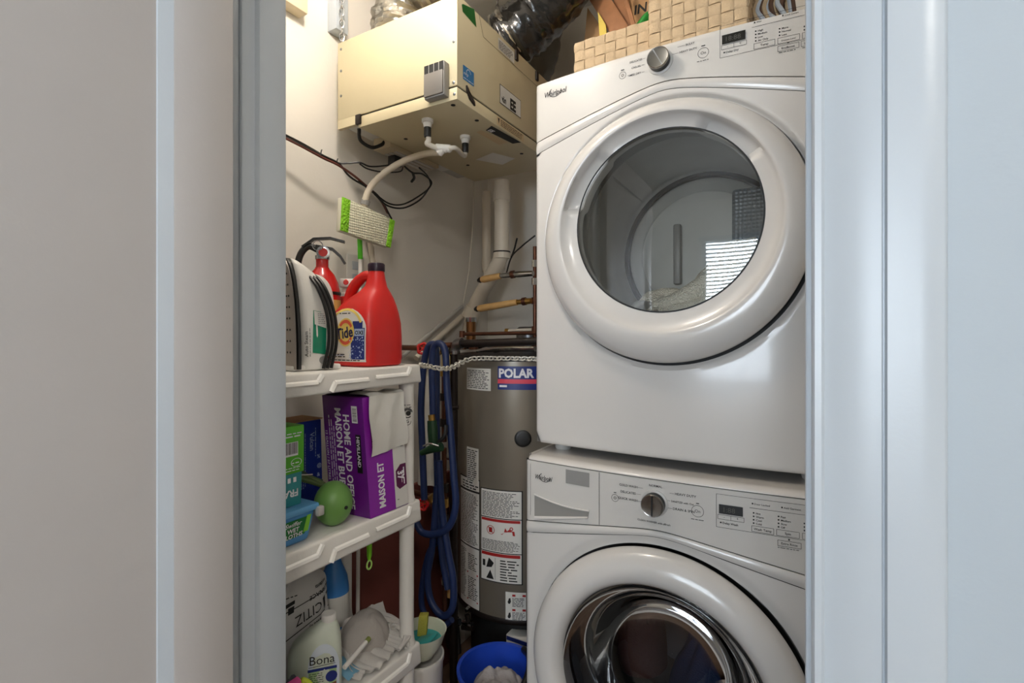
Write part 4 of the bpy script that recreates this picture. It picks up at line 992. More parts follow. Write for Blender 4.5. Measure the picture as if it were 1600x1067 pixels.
MB().lathe([(.19, .0), (.19, TZ0-.004)], TC, n=48).build('stand', 'dark', heater)
MB().lathe([(.05, TZ1+.02), (.05, TZ1+.10), (.04, TZ1+.11)], TC+Vector((.0, .05, 0)), n=28).build('vent_collar', 'steel', heater)
th, zz = tank_hit(817, 685)
MB().lathe([(.027, 0), (.027, .003), (.024, .005), (.018, .006)], TC+Vector((TR*math.cos(th), TR*math.sin(th), zz)), (math.cos(th), math.sin(th), 0), 32).build('access_cap', 'black', heater)
def patch(name, m, r, off, nn=10, par=None):
    k = Ink(cylf(off)); k.rect(*r, n=nn, m=1); return k.build(name, m, par or tank)
R1 = trect(730, 574, 767, 611); patch('rating_label', 'label', R1, .001)
R2 = trect(778, 572, 838, 609); patch('brand_sticker', 'blueprint', R2, .001)
patch('brand_stripe', mat('pink_red_print', '#e2465a', .45), (R2[0], R2[1]+(R2[3]-R2[1])*.26, R2[2], R2[1]+(R2[3]-R2[1])*.45), .0014)
wk = Ink(cylf(.0016)); wk.text('POLAR', R2[0]+.004, R2[1]+(R2[3]-R2[1])*.53, .039, bold=.04, sx=.93); wk.words(R2[0]+.006, R2[0]+.035, R2[1]+.008, .012); wk.build('brand_name', 'whiteprint', tank)
R3 = trect(730, 697, 748, 756); patch('caution_label', 'label', R3, .001)
R4 = trect(721, 748, 749, 768); R4b = trect(721, 770, 749, 954)
zA = tank_hit(749, 752)[1]; zB = tank_hit(749, 954)[1]
aL, aR = tank_hit(720.5, 850)[0]*TR, tank_hit(749, 850)[0]*TR
patch('instruction_label_border', 'ink', (aL-.004, zB-.002, aR+.0025, zA+.004), .0007, 14)
secs = [1, .905, .86, .50, .47, .25, .22, .0]
def zf(t): return zB+(zA-zB)*t
patch('instruction_label', 'label', (aL, zf(.915), aR, zf(1)), .0011, 14)
patch('instruction_label', 'label', (aL, zf(.475), aR, zf(.90)), .0011, 14)
patch('instruction_label', 'label', (aL, zf(.0), aR, zf(.465)), .0011, 14)
r_a, r_z1 = tank_hit(752.5, 760); r_b, r_z0 = tank_hit(815, 916)
r_a *= TR; r_b *= TR; r_z1 = tank_hit(784, 767)[1]; r_z0 = tank_hit(784, 910)[1]
patch('warning_label_border', 'ink', (r_a-.003, r_z0-.003, r_b+.004, r_z1+.003), .0007, 14)
def zr(t): return r_z0+(r_z1-r_z0)*t
for t0, t1 in ((.70, 1), (.325, .69), (0, .315)): patch('warning_label', 'label', (r_a, zr(t0), r_b, zr(t1)), .0011, 14)
R5 = trect(790, 924, 822, 973); patch('safety_label', 'label', R5, .001)
kk = Ink(cylf(.0016)); kr = Ink(cylf(.0017))
kk.para_lines(R1[0]+.004, R1[2]-.004, R1[1]+.006, R1[3]-.004, 11)
kk.para_lines(R3[0]+.003, R3[2]-.003, R3[1]+.004, R3[3]-.004, 16)
kk.para_lines(aL+.02, aR-.003, zf(.925), zf(.99), 3); kk.para_lines(aL+.005, aR-.004, zf(.49), zf(.89), 34)
kk.para_lines(aL+.005, aL+.045, zf(.05), zf(.44), 30); kk.para_lines(aL+.055, aR-.006, zf(.29), zf(.42), 9); kk.para_lines(aL+.055, aR-.006, zf(.06), zf(.24), 12)
kr.rect(aL+.05, zf(.255), aR-.005, zf(.268)); kr.rect(aL+.05, zf(.045), aR-.005, zf(.056))
kk.para_lines(r_a+.004, r_b-.004, zr(.715), zr(.985), 17)
kr.rect(r_a+.002, zr(.655), r_b-.004, zr(.685), n=6); kr.rect(r_a+.002, zr(.275), r_b-.004, zr(.31), n=6)
kk.para_lines(r_a+.004, r_b-.004, zr(.34), zr(.46), 9)
kk.para_lines((r_a+r_b)/2, r_b-.004, zr(.02), zr(.26), 8)
kk.poly([(r_a+.02, zr(.02)), (r_a+.048, zr(.02)), (r_a+.035, zr(.12))]); kk.poly([(r_a+.02, zr(.14)), (r_a+.03, zr(.25)), (r_a+.048, zr(.2)), (r_a+.04, zr(.15))]); kk.rect(r_a+.006, zr(.15), r_a+.016, zr(.22)); kk.line(r_a+.053, zr(.02), r_a+.053, zr(.26), .001)
zc5 = zr(.56); a5 = r_a+(r_b-r_a)*.26
kr.ring(a5, zc5, .0125, .0145, 24); kr.rect(a5-.006, zc5-.008, a5+.006, zc5+.008); kr.line(a5-.009, zc5+.009, a5+.009, zc5-.009, .002)
a6 = r_a+(r_b-r_a)*.68
kr.poly([(a6-.024, zc5-.010), (a6+.024, zc5-.012), (a6+.022, zc5+.002), (a6+.008, zc5+.004)]); kr.poly([(a6-.012, zc5-.002), (a6-.008, zc5+.012), (a6-.002, zc5+.002), (a6+.008, zc5+.010), (a6+.012, zc5)]); kr.ring(a6+.012, zc5+.010, .003, .006, 12)
h5 = R5[3]-R5[1]
for b0 in (.05, .53):
    kr.rect(R5[0]+.022, R5[1]+h5*(b0+.33), R5[2]-.001, R5[1]+h5*(b0+.40)); kk.para_lines(R5[0]+.022, R5[2]-.002, R5[1]+h5*b0, R5[1]+h5*(b0+.31), 7)
    kk.ring(R5[0]+.012, R5[1]+h5*(b0+.14), 0, .006, 10, sx=.8); kk.poly([(R5[0]+.008, R5[1]+h5*(b0+.14)), (R5[0]+.018, R5[1]+h5*(b0+.14)), (R5[0]+.016, R5[1]+h5*(b0+.28)), (R5[0]+.011, R5[1]+h5*(b0+.26))])
kk.build('label_print', 'ink', tank); kr.build('label_red_print', 'redprint', tank)
# gas control below the tank
gc0, gc1 = at(793, 988, Y=1.415), at(826, 1062, Y=1.415)
gc = MB().box(gc0.x, gc1.x, 1.405, 1.46, gc1.z, gc0.z).build('gas_control', 'wplast', heater, bevel=.003)
for i in range(3): MB().box(gc0.x+.003, gc1.x, 1.4035, 1.406, gc0.z-.016-.024*i, gc0.z-.004-.022*i).build('control_label', 'blueprint', gc)
MB().lathe([(.005, 0), (.005, .003)], (at(815, 1026, Y=1.404).x, 1.405, at(815, 1026, Y=1.404).z), (0,-1,0), 12).build('status_light', mat('green_led', (.1, 1, .1), .4, emit=3), gc)
MB().lathe([(.026, 0), (.026, .012), (.022, .02)], (gc1.x-.014, 1.405, gc1.z+.006), (0,-1,0), 24).build('control_knob', 'black', gc)

# ================================================================= pipes round the heater
def pipe(name, pts, r, m, parent=None, n=12): return MB().tube(pts, r, n).build(name, m, parent, smooth=True)
def bend(a, b, c, r=.03, n=5):
    a, b, c = Vector(a), Vector(b), Vector(c); p = b+(a-b).normalized()*r; q = b+(c-b).normalized()*r
    return [p*(1-t)**2+b*2*t*(1-t)+q*t*t for t in [k/n for k in range(n+1)]]
pv = thing('drain_pipe', 'thick white plastic drain pipe bending down below the ventilator', 'pipe', tuple(at(730, 520, Y=1.70)))
V0, V1 = at(784, 262, Y=1.66), at(784, 402, Y=1.66); V0.z = 1.884
V2, V3, V4 = at(771, 430, Y=1.68), at(742, 476, Y=1.70), at(731, 505, Y=1.71); V5 = Vector((V4.x, V4.y+.0, 1.29))
pipe('pipe_run', [V0]+bend(V0, V1, V3, .035)+bend(V1, V3, V5, .03)+[V5], .0285, 'pvc', pv, 20)
for a, b in (((784, 300), (784, 314)), ((784, 394), (784, 404)), ((778, 414), (772, 428)), ((740, 480), (733, 496))):
    MB().tube([at(*a, Y=1.66 if a[0] > 780 else 1.68 if a[0] > 760 else 1.70), at(*b, Y=1.66 if a[0] > 780 else 1.68 if a[0] > 760 else 1.70)], .0325, 20).build('coupling', 'pvc', pv)
MB().tube([at(784, 393, Y=1.66), at(784, 395, Y=1.66)], .0335, 20).build('clamp', 'iron', pv)
pv2 = thing('vent_pipe', 'thinner white plastic pipe left of the thick drain pipe', 'pipe', tuple(at(761, 425, Y=1.80)))
U0, U1 = at(760, 262, Y=1.80), at(760, 405, Y=1.80); U0.z = 1.90
pipe('pipe_run', [U0, U1], .0185, 'pvc', pv2, 18); MB().tube([U1, at(761, 424, Y=1.80)], .021, 18).build('coupling', 'pvc', pv2)
MB().tube([at(761, 424, Y=1.80), at(766, 432, Y=1.79)], .018, 14).build('elbow', 'pvc', pv2)
bcv_ = thing('brass_coupling', 'short brass pipe collar at the foot of the drain pipe', 'fitting', tuple(at(736, 530, Y=1.66)))
MB().tube([at(736, 532, Y=1.66), at(736, 500, Y=1.66)], .019, 18).build('collar', mat('aged_brass', '#9a6c45', .35, .9, vary=.15), bcv_)
MB().tube([at(736, 503, Y=1.66), at(736, 496, Y=1.66)], .022, 18).build('clamp', 'chrome', bcv_)
# tan capped stubs
for nm, lab, (a, b, c, d) in (('valve_stub', 'upper tan-sleeved pipe stub with chrome fittings in front of the drain pipe', ((748, 438), (782, 431), (800, 429), (833, 427))), ('valve_stub', 'lower tan-sleeved pipe stub with a brass end below the drain pipe bend', ((743, 483), (808, 472), (818, 471), (830, 470)))):
    o = thing(nm, lab, 'pipe', tuple(at(*b, Y=1.56))); A, B, C, D = [at(*q, Y=1.56) for q in (a, b, c, d)]
    dA = (B-A).normalized()
    MB().tube([A+dA*.012, A+dA*.02, (A+B)/2, B], [.010, .013, .0125, .011], 14).build('sleeve', 'tan', o)
    MB().tube([A-dA*.004, A+dA*.006, A+dA*.014], [.006, .011, .010], 12).build('end_nut', 'iron', o)
    MB().tube([B, C, C+(D-C)*.35, D], [.0085, .010, .0115, .010], 12).build('fitting', 'chrome' if a[1] < 460 else 'brass', o)
    MB().tube([C-dA*.004, C+dA*.01], .014, 12).build('ring_nut', 'copper', o)
cp = thing('copper_riser', 'dark copper riser pipe with fittings along the edge of the dryer', 'pipe', tuple(at(833, 548, Y=1.56)))
ra, rb2 = at(836, 385, Y=1.585), at(836, 545, Y=1.585); pipe('riser', [ra, rb2], .0075, 'copper', cp)
for v_ in (412, 440, 470, 515, 540): q_ = at(836, v_, Y=1.585); MB().tube([q_+Vector((0,0,-.012)), q_+Vector((0,0,.012))], .0125, 12).build('fitting', 'chrome' if v_ < 460 else 'copper', cp)
ch_ = thing('copper_line', 'copper pipe running level above the water heater', 'pipe', tuple(at(780, 520, Y=1.46)))
pipe('pipe_run', [at(722, 522, Y=1.46), at(838, 520, Y=1.46)], .0065, 'copper', ch_)
MB().tube([at(722, 527, Y=1.46), at(722, 517, Y=1.46)], .010, 12).build('fitting', 'copper', ch_)
pl2 = thing('capped_pipe', 'short cream capped pipe beside the dryer above the copper line', 'pipe', tuple(at(812, 517, Y=1.60)))
MB().tube([at(793, 517, Y=1.60), at(836, 515, Y=1.60)], .0065, 12).build('tube', 'pvc', pl2); MB().tube([at(790, 517, Y=1.60), at(795, 517, Y=1.60)], .009, 12).build('cap', 'brass', pl2)
gp = thing('gas_pipe', 'black iron gas pipe with a chrome elbow standing left of the water heater', 'pipe', tuple(at(708, 1000, Y=1.335)))
g0, g1, g2 = Vector((at(709, 900, Y=1.335).x, 1.335, .02)), at(709, 537, Y=1.335), at(842, 533, Y=1.352)
pipe('upright', [g0, g1+Vector((0, 0, -.03))], .0135, 'iron', gp, 16); pipe('level_run', [g1+Vector((.03, .004, 0)), g2], .0125, 'iron', gp, 16)
MB().tube(bend(g1+Vector((0,0,-.06)), g1, g2, .032, 8), .0185, 16).build('elbow', 'steel', gp, smooth=True)
MB().tube([g1+Vector((0,0,-.034)), g1+Vector((0,0,-.024))], .021, 16).build('collar', 'chrome', gp)
for v_ in (705, 715): q_ = at(707, v_, Y=1.335); MB().tube([q_+Vector((-.02, 0, 0)), q_+Vector((.016, -.002, 0))], .009, 10).build('bracket', 'chrome', gp) if v_ == 715 else None
tk = thing('top_pipework', 'dark fittings and pipe stubs on top of the water heater', 'pipe', (TC.x, TC.y, TZ1+.02))
pipe('stub', [at(728, 541, Y=1.50), at(770, 541, Y=1.50), at(780, 541, Y=1.50)], .010, 'iron', tk); pipe('stub', [at(776, 541, Y=1.50), at(776, 552, Y=1.50)], .011, 'iron', tk)
MB().tube([at(722, 546, Y=1.48), at(722, 532, Y=1.48)], .016, 14).build('nipple', 'copper', tk); MB().tube([at(740, 546, Y=1.48), at(740, 530, Y=1.48)], .017, 14).build('nipple', 'copper', tk)
MB().tube([at(745, 548, Y=1.47), at(760, 546, Y=1.47), at(800, 545, Y=1.47), at(836, 545, Y=1.47)], [.006, .009, .010, .009], 12).build('flexible_line', 'chrome', tk)

# valves beside the hose
def wheel(o, c, r, ax, m='redp'):
    ax = Vector(ax).normalized(); u = ax.orthogonal().normalized(); w = ax.cross(u); mb = MB()
    mb.tube([c+(u*math.cos(k*2*PI/30)+w*math.sin(k*2*PI/30))*r*(1+.10*math.cos(k*2*PI/30*5)) for k in range(30)], r*.26, 8, closed=True)
    for k in range(5): mb.tube([c, c+(u*math.cos(k*2*PI/5)+w*math.sin(k*2*PI/5))*r], r*.15, 6)
    mb.lathe([(r*.3, -.003), (r*.3, .004)], c, ax, 12); return mb.build('hand_wheel', m, o, smooth=True)
for lab, u, v_ in (('upper tap with a red hand wheel holding the blue hose', 661, 545), ('lower tap with a red hand wheel beside the middle shelf end', 660, 788)):
    c = at(u, v_, Y=1.235); o = thing('hose_tap', lab, 'tap', tuple(c))
    wheel(o, c, .0165, (.60, -.80, 0)); d = Vector((-.25, .97, 0))
    MB().tube([c, c+d*.05], .006, 10).build('spindle', 'brass', o); MB().tube([c+d*.03, c+d*.08], .013, 12).build('valve_body', 'brass', o)
    MB().tube([c+d*.05, c+d*.06+Vector((.035, 0, -.02))], .009, 10).build('spout', 'brass', o)
    MB().tube([c+d*.075, Vector((XL+.001, (c+d*.075).y+.02, c.z))], .0095, 10).build('supply_pipe', 'copper', o)
lv = thing('lever_valve', 'shut-off valve with a flat yellow lever left of the gas pipe', 'valve', tuple(at(694, 600, Y=1.30)))
a, b = at(694, 553, Y=1.29), at(694, 578, Y=1.29); MB().tube([a, (a+b)/2, b], [.0085, .009, .0075], 10).build('lever', mat('pale_yellow_grip', '#dfc57e', .5), lv)
a, b = at(700, 556, Y=1.30), at(700, 592, Y=1.30); MB().para(a+Vector((-.006, 0, 0)), (.012, 0, 0), (0, .004, 0), b-a).build('tag_plate', mat('pale_yellow_grip', '#dfc57e', .5), lv, bevel=.001)
pipe('copper_drop', [at(694, 542, Y=1.315), at(694, 690, Y=1.315)], .0085, 'copper', lv); 
pipe('cross_pipe', [at(688, 539, Y=1.315), at(706, 539, Y=1.32)], .009, 'copper', lv)
for v_ in (548, 582, 620, 660): q_ = at(694, v_, Y=1.315); MB().tube([q_+Vector((0,0,-.012)), q_+Vector((0,0,.012))], .0135, 12).build('fitting', 'brass' if v_ == 582 else 'iron', lv)
pipe('return_bend', spline([at(694, 612, Y=1.315), at(695, 630, Y=1.315), at(702, 637, Y=1.32), at(716, 636, Y=1.33)]), .007, 'iron', lv)
lv2 = thing('lower_pipework', 'dark copper pipe with brass fittings behind the lower hose loops', 'pipe', tuple(at(697, 940, Y=1.33)))
pipe('drop', [at(694, 700, Y=1.30), at(695, 960, Y=1.30)], .008, 'copper', lv2)
for v_, m_ in ((762, 'iron'), (785, 'brass'), (812, 'iron'), (850, 'iron'), (885, 'iron'), (905, 'chrome')): q_ = at(695, v_, Y=1.30); MB().tube([q_+Vector((0,0,-.014)), q_+Vector((0,0,.014))], .0135, 10).build('fitting', m_, lv2)
tagp = at(701, 925, Y=1.275); MB().para(tagp+Vector((-.006, 0, -.02)), (.012, 0, 0), (0, .003, 0), (0, 0, .045)).build('hanging_tag', 'tan', lv2, bevel=.002)

# ---- blue garden hose looped over the upper tap
hz = thing('garden_hose', 'navy blue garden hose hanging in long loops beside the shelf', 'hose', tuple(at(690, 960, Y=1.22)))
HR = .0106
def hp3(L, Y): return spline([at(u, v_, Y=Y) for u, v_ in L], 10)
strands = [([(663, 780), (660, 700), (658, 640), (661, 580), (667, 548), (674, 538), (681, 546), (682, 600), (682, 660), (684, 760), (690, 860), (700, 920)], 1.225),
           ([(678, 700), (676, 620), (675, 570), (678, 543), (688, 537), (696, 552), (698, 600), (703, 660), (709, 740), (712, 790), (702, 822), (682, 834), (660, 832), (650, 815)], 1.195),
           ([(683, 760), (676, 850), (668, 900), (674, 940), (692, 962), (707, 948), (708, 905), (700, 860), (690, 790), (686, 720)], 1.21),
           ([(690, 840), (672, 860), (661, 905), (659, 945), (672, 972), (692, 978), (706, 968)], 1.245)]
for i, (L, Y) in enumerate(strands): MB().tube(hp3(L, Y), HR*(.9 if i == 3 else 1), 12).build('coil', 'navy', hz, smooth=True)
sg = thing('spray_nozzle', 'dark green hose spray gun hanging between the hose strands', 'nozzle', tuple(at(676, 690, Y=1.165)))
MB().tube([at(675, 657, Y=1.165), at(676, 672, Y=1.165), at(677, 694, Y=1.165)], [.014, .0155, .014], 14).build('grip', 'dgreen', sg)
MB().tube([at(674, 648, Y=1.165), at(675, 657, Y=1.165)], .010, 12).build('brass_end', 'brass', sg)
MB().tube([at(690, 698, Y=1.155), at(672, 702, Y=1.15), at(658, 708, Y=1.145)], [.013, .012, .008], 12).build('head', 'dgreen', sg)
MB().tube(spline([at(686, 697, Y=1.14), at(672, 693, Y=1.135), at(661, 697, Y=1.13)]), .0025, 6).build('trigger', 'chrome', sg)
MB().tube(spline([at(685, 692, Y=1.16), at(695, 680, Y=1.165), at(697, 664, Y=1.17)]), .006, 8).build('lever_arm', 'black', sg)
# ---- chain across
chn = thing('hanging_chain', 'silver chain strung from the shelf across the front of the water heater', 'chain', tuple(at(735, 565, Y=1.15)))
cpts = spline([Vector((-.875, 1.016, 1.213)), at(672, 573, Y=1.10), at(690, 576, Y=1.14), at(706, 574, Y=1.20), at(735, 561, Y=1.30), at(780, 560, Y=1.345), at(842, 561, Y=1.35)], 24)
def chain_mesh(pts, ln, rw, wire, mb=None):
    mb = mb or MB(); acc = 0; last = pts[0]; tw = 0
    for p_, q_ in zip(pts[:-1], pts[1:]):
        acc += (q_-p_).length
        if acc >= ln:
            acc = 0; d = (q_-p_).normalized(); u = d.cross(Vector((0, 0, 1)) if abs(d.z) < .9 else Vector((0, 1, 0))).normalized(); w = d.cross(u)
            s_ = (u+w).normalized() if tw else (u-w).normalized(); tw = 1-tw
            mb.tube([q_+d*(ln*.75*math.cos(k*2*PI/10))+s_*rw*math.sin(k*2*PI/10) for k in range(10)], wire, 5, closed=True)
    return mb
tag(chain_mesh(cpts, .0115, .0075, .0026).build('link', mat('zinc', '#d2cfc6', .4, .35), chn, smooth=True), kind='stuff')
# ---- maroon board and white sheet on the left wall
tag(MB().para((XL+.001, 1.06, .002), (.030, 0, 0), (0, .57, 0), (-.016, 0, .745)).build('maroon_board', 'maroon', bevel=.002), 'dark maroon board leaning on the left wall behind the shelf', 'board')
def sheetf(o): return lambda u, v_: at(652+38*u, 570+185*v_+10*u, Y=1.36)+Vector((.0, .012*math.sin(u*9+v_*3)+o, 0))
shm = MB().grid(20, 24, sheetf(0)); shm.grid(20, 24, sheetf(.003)); tag(shm.build('white_sheet', mat('white_film', '#dddbd4', .4), smooth=True), 'white plastic sheet hanging behind the blue hose', 'sheet')
# ---- conduit and clear tube on the left wall
cnd = thing('wall_conduit', 'grey conduit slanting up the left wall to the drain pipe', 'conduit', tuple(at(640, 548, X=-1.23)))
pipe('conduit', [at(628, 558, X=-1.235), at(722, 479, X=-1.235)], .007, 'lgrey', cnd)
pipe('lower_pipe', [at(650, 560, X=-1.225), at(722, 494, X=-1.225)], .011, 'pvc', cnd)
tag(pipe('clear_tube', spline([at(741, 268, X=-1.22), at(739, 340, X=-1.22), at(733, 420, X=-1.22), at(724, 474, X=-1.225)]), .0035, mat('clear_tube', '#d9d3c7', .3)), 'thin clear tube running down the left wall from the ventilator', 'tube')
tag(MB().tube(spline([at(836, 368, Y=1.72), at(815, 385, Y=1.72), at(799, 402, Y=1.73), at(790, 432, Y=1.74)]), .003, 6).build('black_cable', 'black'), 'thin black cable dropping behind the thick drain pipe', 'cable')
tag(MB().tube(spline([at(808, 372, Y=1.70), at(804, 388, Y=1.71), at(799, 402, Y=1.715)]), .0035, 6).build('black_cable', 'black'), 'short black cable end crossing near the dryer edge', 'cable')

# ---- floor clutter below the heater
wbk = thing('white_bucket', 'white plastic bucket on the floor at the end of the shelf', 'bucket', (-.945, 1.10, 0))
MB().lathe([(.052, 0), (.055, .006), (.066, .375), (.069, .380), (.069, .392), (.064, .392), (.062, .37), (.05, .01)], (-.945, 1.10, 0), n=36).build('bucket', 'wplast', wbk)
bwl = thing('mixing_bowl', 'pale mixing bowl with teal inside on the white bucket', 'bowl', (-.935, 1.10, .393))
MB().lathe([(.032, .0), (.034, .004), (.055, .032), (.066, .066), (.068, .070), (.064, .068), (.052, .034), (.03, .008)], (-.935, 1.10, .393), n=40).build('shell', mat('pale_cream_plastic', '#d9dcc8', .4), bwl)
MB().lathe([(.0, .040), (.055, .041), (.0575, .046)], (-.935, 1.10, .393), n=40, cap=False).build('filling', mat('teal_plastic', '#3fb0b0', .35), bwl)
MB().para((-.935, 1.055, .436), (.045, .02, .012), (-.008, .05, .0), (.0, .0, .006)).build('teal_scoop', mat('teal_plastic', '#3fb0b0', .35), bwl, bevel=.003)
tag(MB().para((-.955, 1.10, .4363), (.022, .014, 0), (-.012, .020, 0), (0, .008, .055)).build('yellow_sponge', mat('yellow_sponge', '#b5b04a', .85, bump=.4, bscale=200), bevel=.003), 'yellow-green sponge standing in the mixing bowl', 'sponge')
tub = thing('blue_basin', 'royal blue plastic basin on the floor in front of the water heater', 'basin', (-.775, 1.205, 0))
BT = Vector((-.768, 1.235, 0)); MB().lathe([(.080, 0), (.085, .006), (.112, .325), (.119, .330), (.119, .338), (.110, .336), (.104, .30)  , (.078, .01)], BT, n=56).build('basin', mat('royal_blue_plastic', '#1f46b8', .3), tub)
MB().tube(spline([BT+Vector((.105, -.05, .335)), BT+Vector((.10, 0, .355)), BT+Vector((.075, .05, .362)), BT+Vector((.03, .10, .342))]), .010, 12).build('handle', 'black', tub, smooth=True)
tag(heap(-.768, 1.235, .25, .086, .086, .07, 6.3, fold=.45, nu=72, nv=30).build('rag_pile', mat('grey_rag', '#a29c9a', .9, bump=.3, bscale=120, vary=.2), smooth=True), 'grey and white rags lying in the blue basin', 'rag')
cb = at(740, 1022, Y=1.36); tag(MB().prism([at(700, 1067, Y=1.345), at(741, 1067, Y=1.345), at(741, 1020, Y=1.345), at(716, 1040, Y=1.345)], (0, .006, 0)).build('cardboard_sheet', 'card'), 'torn cardboard sheet standing behind the blue basin', 'cardboard')
dp = thing('drain_valves', 'cluster of small dark drain fittings beside the foot of the tank', 'fitting', tuple(at(712, 985, Y=1.37)))
for (u0, v0, u1, v1, r, m_) in ((700, 955, 704, 1010, .013, 'iron'), (712, 965, 716, 1020, .011, 'steel'), (724, 972, 738, 976, .010, 'chrome'), (722, 980, 740, 982, .008, 'iron'), (706, 972, 718, 972, .012, 'chrome'), (730, 960, 733, 975, .008, 'iron'), (709, 1000, 716, 1004, .014, 'iron'), (729, 950, 732, 953, .010, 'chrome')):
    MB().tube([at(u0, v0, Y=1.375), at(u1, v1, Y=1.375)], r, 10).build('fitting', m_, dp)
MB().tube([at(708, 1000, Y=1.375), Vector((at(708, 1000, Y=1.375).x, 1.375, .0))], .012, 10).build('floor_pipe', 'iron', dp)

# ================================================================= ventilator unit under the ceiling
HX0, HX1, HY0, HY1, HZ0, HZ1 = -1.198, -.762, 1.03, 1.62, 1.886, 2.152
hrv = thing('ventilator_unit', 'cream metal heat recovery ventilator hanging from chains below the ceiling', 'ventilator', ((HX0+HX1)/2, (HY0+HY1)/2, HZ0))
case = MB().box(HX0, HX1, HY0, HY1, HZ0+.036, HZ1).build('casing', 'cream', hrv, bevel=.0015)
pan = MB().box(HX0+.085, HX1, HY0, HY1, HZ0, HZ0+.031).build('bottom_pan', 'cream', hrv, bevel=.0015)
MB().box(HX0+.004, HX1-.004, HY0+.004, HY1-.004, HZ0+.029, HZ0+.038).build('pan_gap', 'dark', hrv)
MB().box(HX0, HX0+.084, HY0, HY0+.012, HZ0+.012, HZ0+.038).build('front_apron', 'cream', hrv)
MB().box(HX0+.001, HX0+.084, HY0+.012, HY1, HZ0+.026, HZ0+.034).build('side_floor', 'lgrey', hrv)
t0, t1 = at(671, 112, Y=HY0), at(702, 150, Y=HY0)
tm = MB().box(t0.x, t1.x, HY0-.022, HY0, t1.z-.004, t0.z+.004).build('terminal_cover', 'grey', hrv, bevel=.003)
ww = (t1.x-t0.x)/4
for k in range(4): MB().box(t0.x+ww*(k+.12), t0.x+ww*(k+.88), HY0-.0235, HY0-.021, t0.z-.022, t0.z+.002).build('terminal_slot', 'dark', tm)
MB().box(t0.x+.002, t1.x-.002, HY0-.026, HY0-.02, t1.z, t0.z-.02).build('terminal_block', mat('terminal_grey', '#6f6a65', .4), tm, bevel=.002)
sc = MB()
for u, v_ in ((533, 77), (533, 111), (709, 65), (709, 129), (710, 147), (533, 150)):
    q_ = at(u, v_, Y=HY0); MB().lathe([(.004, 0), (.0038, .0015), (.002, .0022)], (q_.x, HY0, q_.z), (0,-1,0), 10).build('screw', 'steel', hrv)
# right-hand face stickers
fx = lambda off: (lambda a, b: Vector((HX1+off, a, b)))
fy = lambda off: (lambda a, b: Vector((a, HY0-off, b)))
fb_ = lambda off: (lambda a, b: Vector((a, b, HZ0-off)))
def rq(u0, v0, u1, v1): p, q_ = at(u0, v0, X=HX1), at(u1, v1, X=HX1); return p, q_
es = at(723, 101, X=HX1), at(740, 134, X=HX1)
k = Ink(fx(.001)); za, zb_ = at(731, 107, X=HX1).z, at(731, 129, X=HX1).z; k.rect(es[0].y, zb_, es[1].y, za); stk = k.build('energy_sticker', mat('sky_blue_print', '#1f77b4', .4), case)
k = Ink(fx(.0014)); mid = ((es[0].y+es[1].y)/2, (za+zb_)/2); k.ring(mid[0], mid[1]+.004, .010, .0115, 20, .2, 3.6, sx=.9); k.text('energy', es[0].y+.002, mid[1]-.004, .011, shear=.3, sx=.7); k.words(es[0].y+.002, es[1].y-.002, zb_+.004, .003); k.build('sticker_print', 'whiteprint', case)
ga, gb2 = at(722, 14, X=HX1), at(743, 32, X=HX1); y0_, y1_ = at(721, 10, X=HX1).y, at(744, 40, X=HX1).y
k = Ink(fx(.001)); k.poly([(y0_, at(721, 7, X=HX1).z), (y0_+.006, at(723, 10, X=HX1).z+.006), (y1_-.010, at(738, 12, X=HX1).z+.0), (y1_, at(744, 43, X=HX1).z), (y0_+.004, at(722, 18, X=HX1).z)]); k.build('green_tag', mat('tag_green', '#1d6b2a', .45), case)
v0_, v1_ = at(781, 138, X=HX1), at(813, 178, X=HX1); zl, zh = at(797, 172, X=HX1).z, at(797, 145, X=HX1).z
k = Ink(fx(.0008)); k.rect(v0_.y-.002, zl-.002, v1_.y+.002, zh+.002); k.build('brand_plate_border', 'ink', case)
k = Ink(fx(.0012)); k.rect(v0_.y, zl, v1_.y, zh); bp_ = k.build('brand_plate', 'label', case)
k = Ink(fx(.0016)); wv = v1_.y-v0_.y; k.text('vän', v0_.y+wv*.06, zl+.006, .028, bold=.02, sx=.66); k.text('EE', v0_.y+wv*.47, zl+.004, .043, bold=.05, sx=.78); k.build('brand_name', 'ink', case)
# swing-open door outline and paper label at the top edge
k = Ink(fx(.0008)); a0_, a1_ = at(750, 40, X=HX1), at(835, 120, X=HX1); k.line(at(748, 20, X=HX1).y, HZ1, at(755, 48, X=HX1).y, HZ1-.05, .0014); k.line(at(755, 48, X=HX1).y, HZ1-.05, HY1, HZ1-.05, .0014); k.build('panel_seam', 'ink', case)
k = Ink(fx(.0012)); k.rect(at(778, 60, X=HX1).y, HZ1-.045, at(803, 85, X=HX1).y, HZ1-.012); k.build('paper_label', 'label', case)
k = Ink(fx(.0016)); k.para_lines(at(779, 60, X=HX1).y, at(802, 85, X=HX1).y, HZ1-.042, HZ1-.016, 6); k.build('paper_label_print', 'ink', case)
for u, v_ in ((806, 86), (838, 118)): q_ = at(u, v_, X=HX1); MB().box(HX1-.001, HX1+.006, q_.y-.008, q_.y+.008, q_.z-.018, q_.z+.012).build('clip', 'iron', hrv, bevel=.002)
ql = at(733, 147, X=HX1); MB().prism([(HX1, ql.y-.016, ql.z+.016), (HX1, ql.y-.004, ql.z+.004), (HX1, ql.y+.02, ql.z-.014), (HX1, ql.y+.022, ql.z-.024), (HX1, ql.y-.002, ql.z-.014), (HX1, ql.y-.014, ql.z+.002)], (.006, 0, 0)).build('latch', 'iron', hrv, bevel=.001)
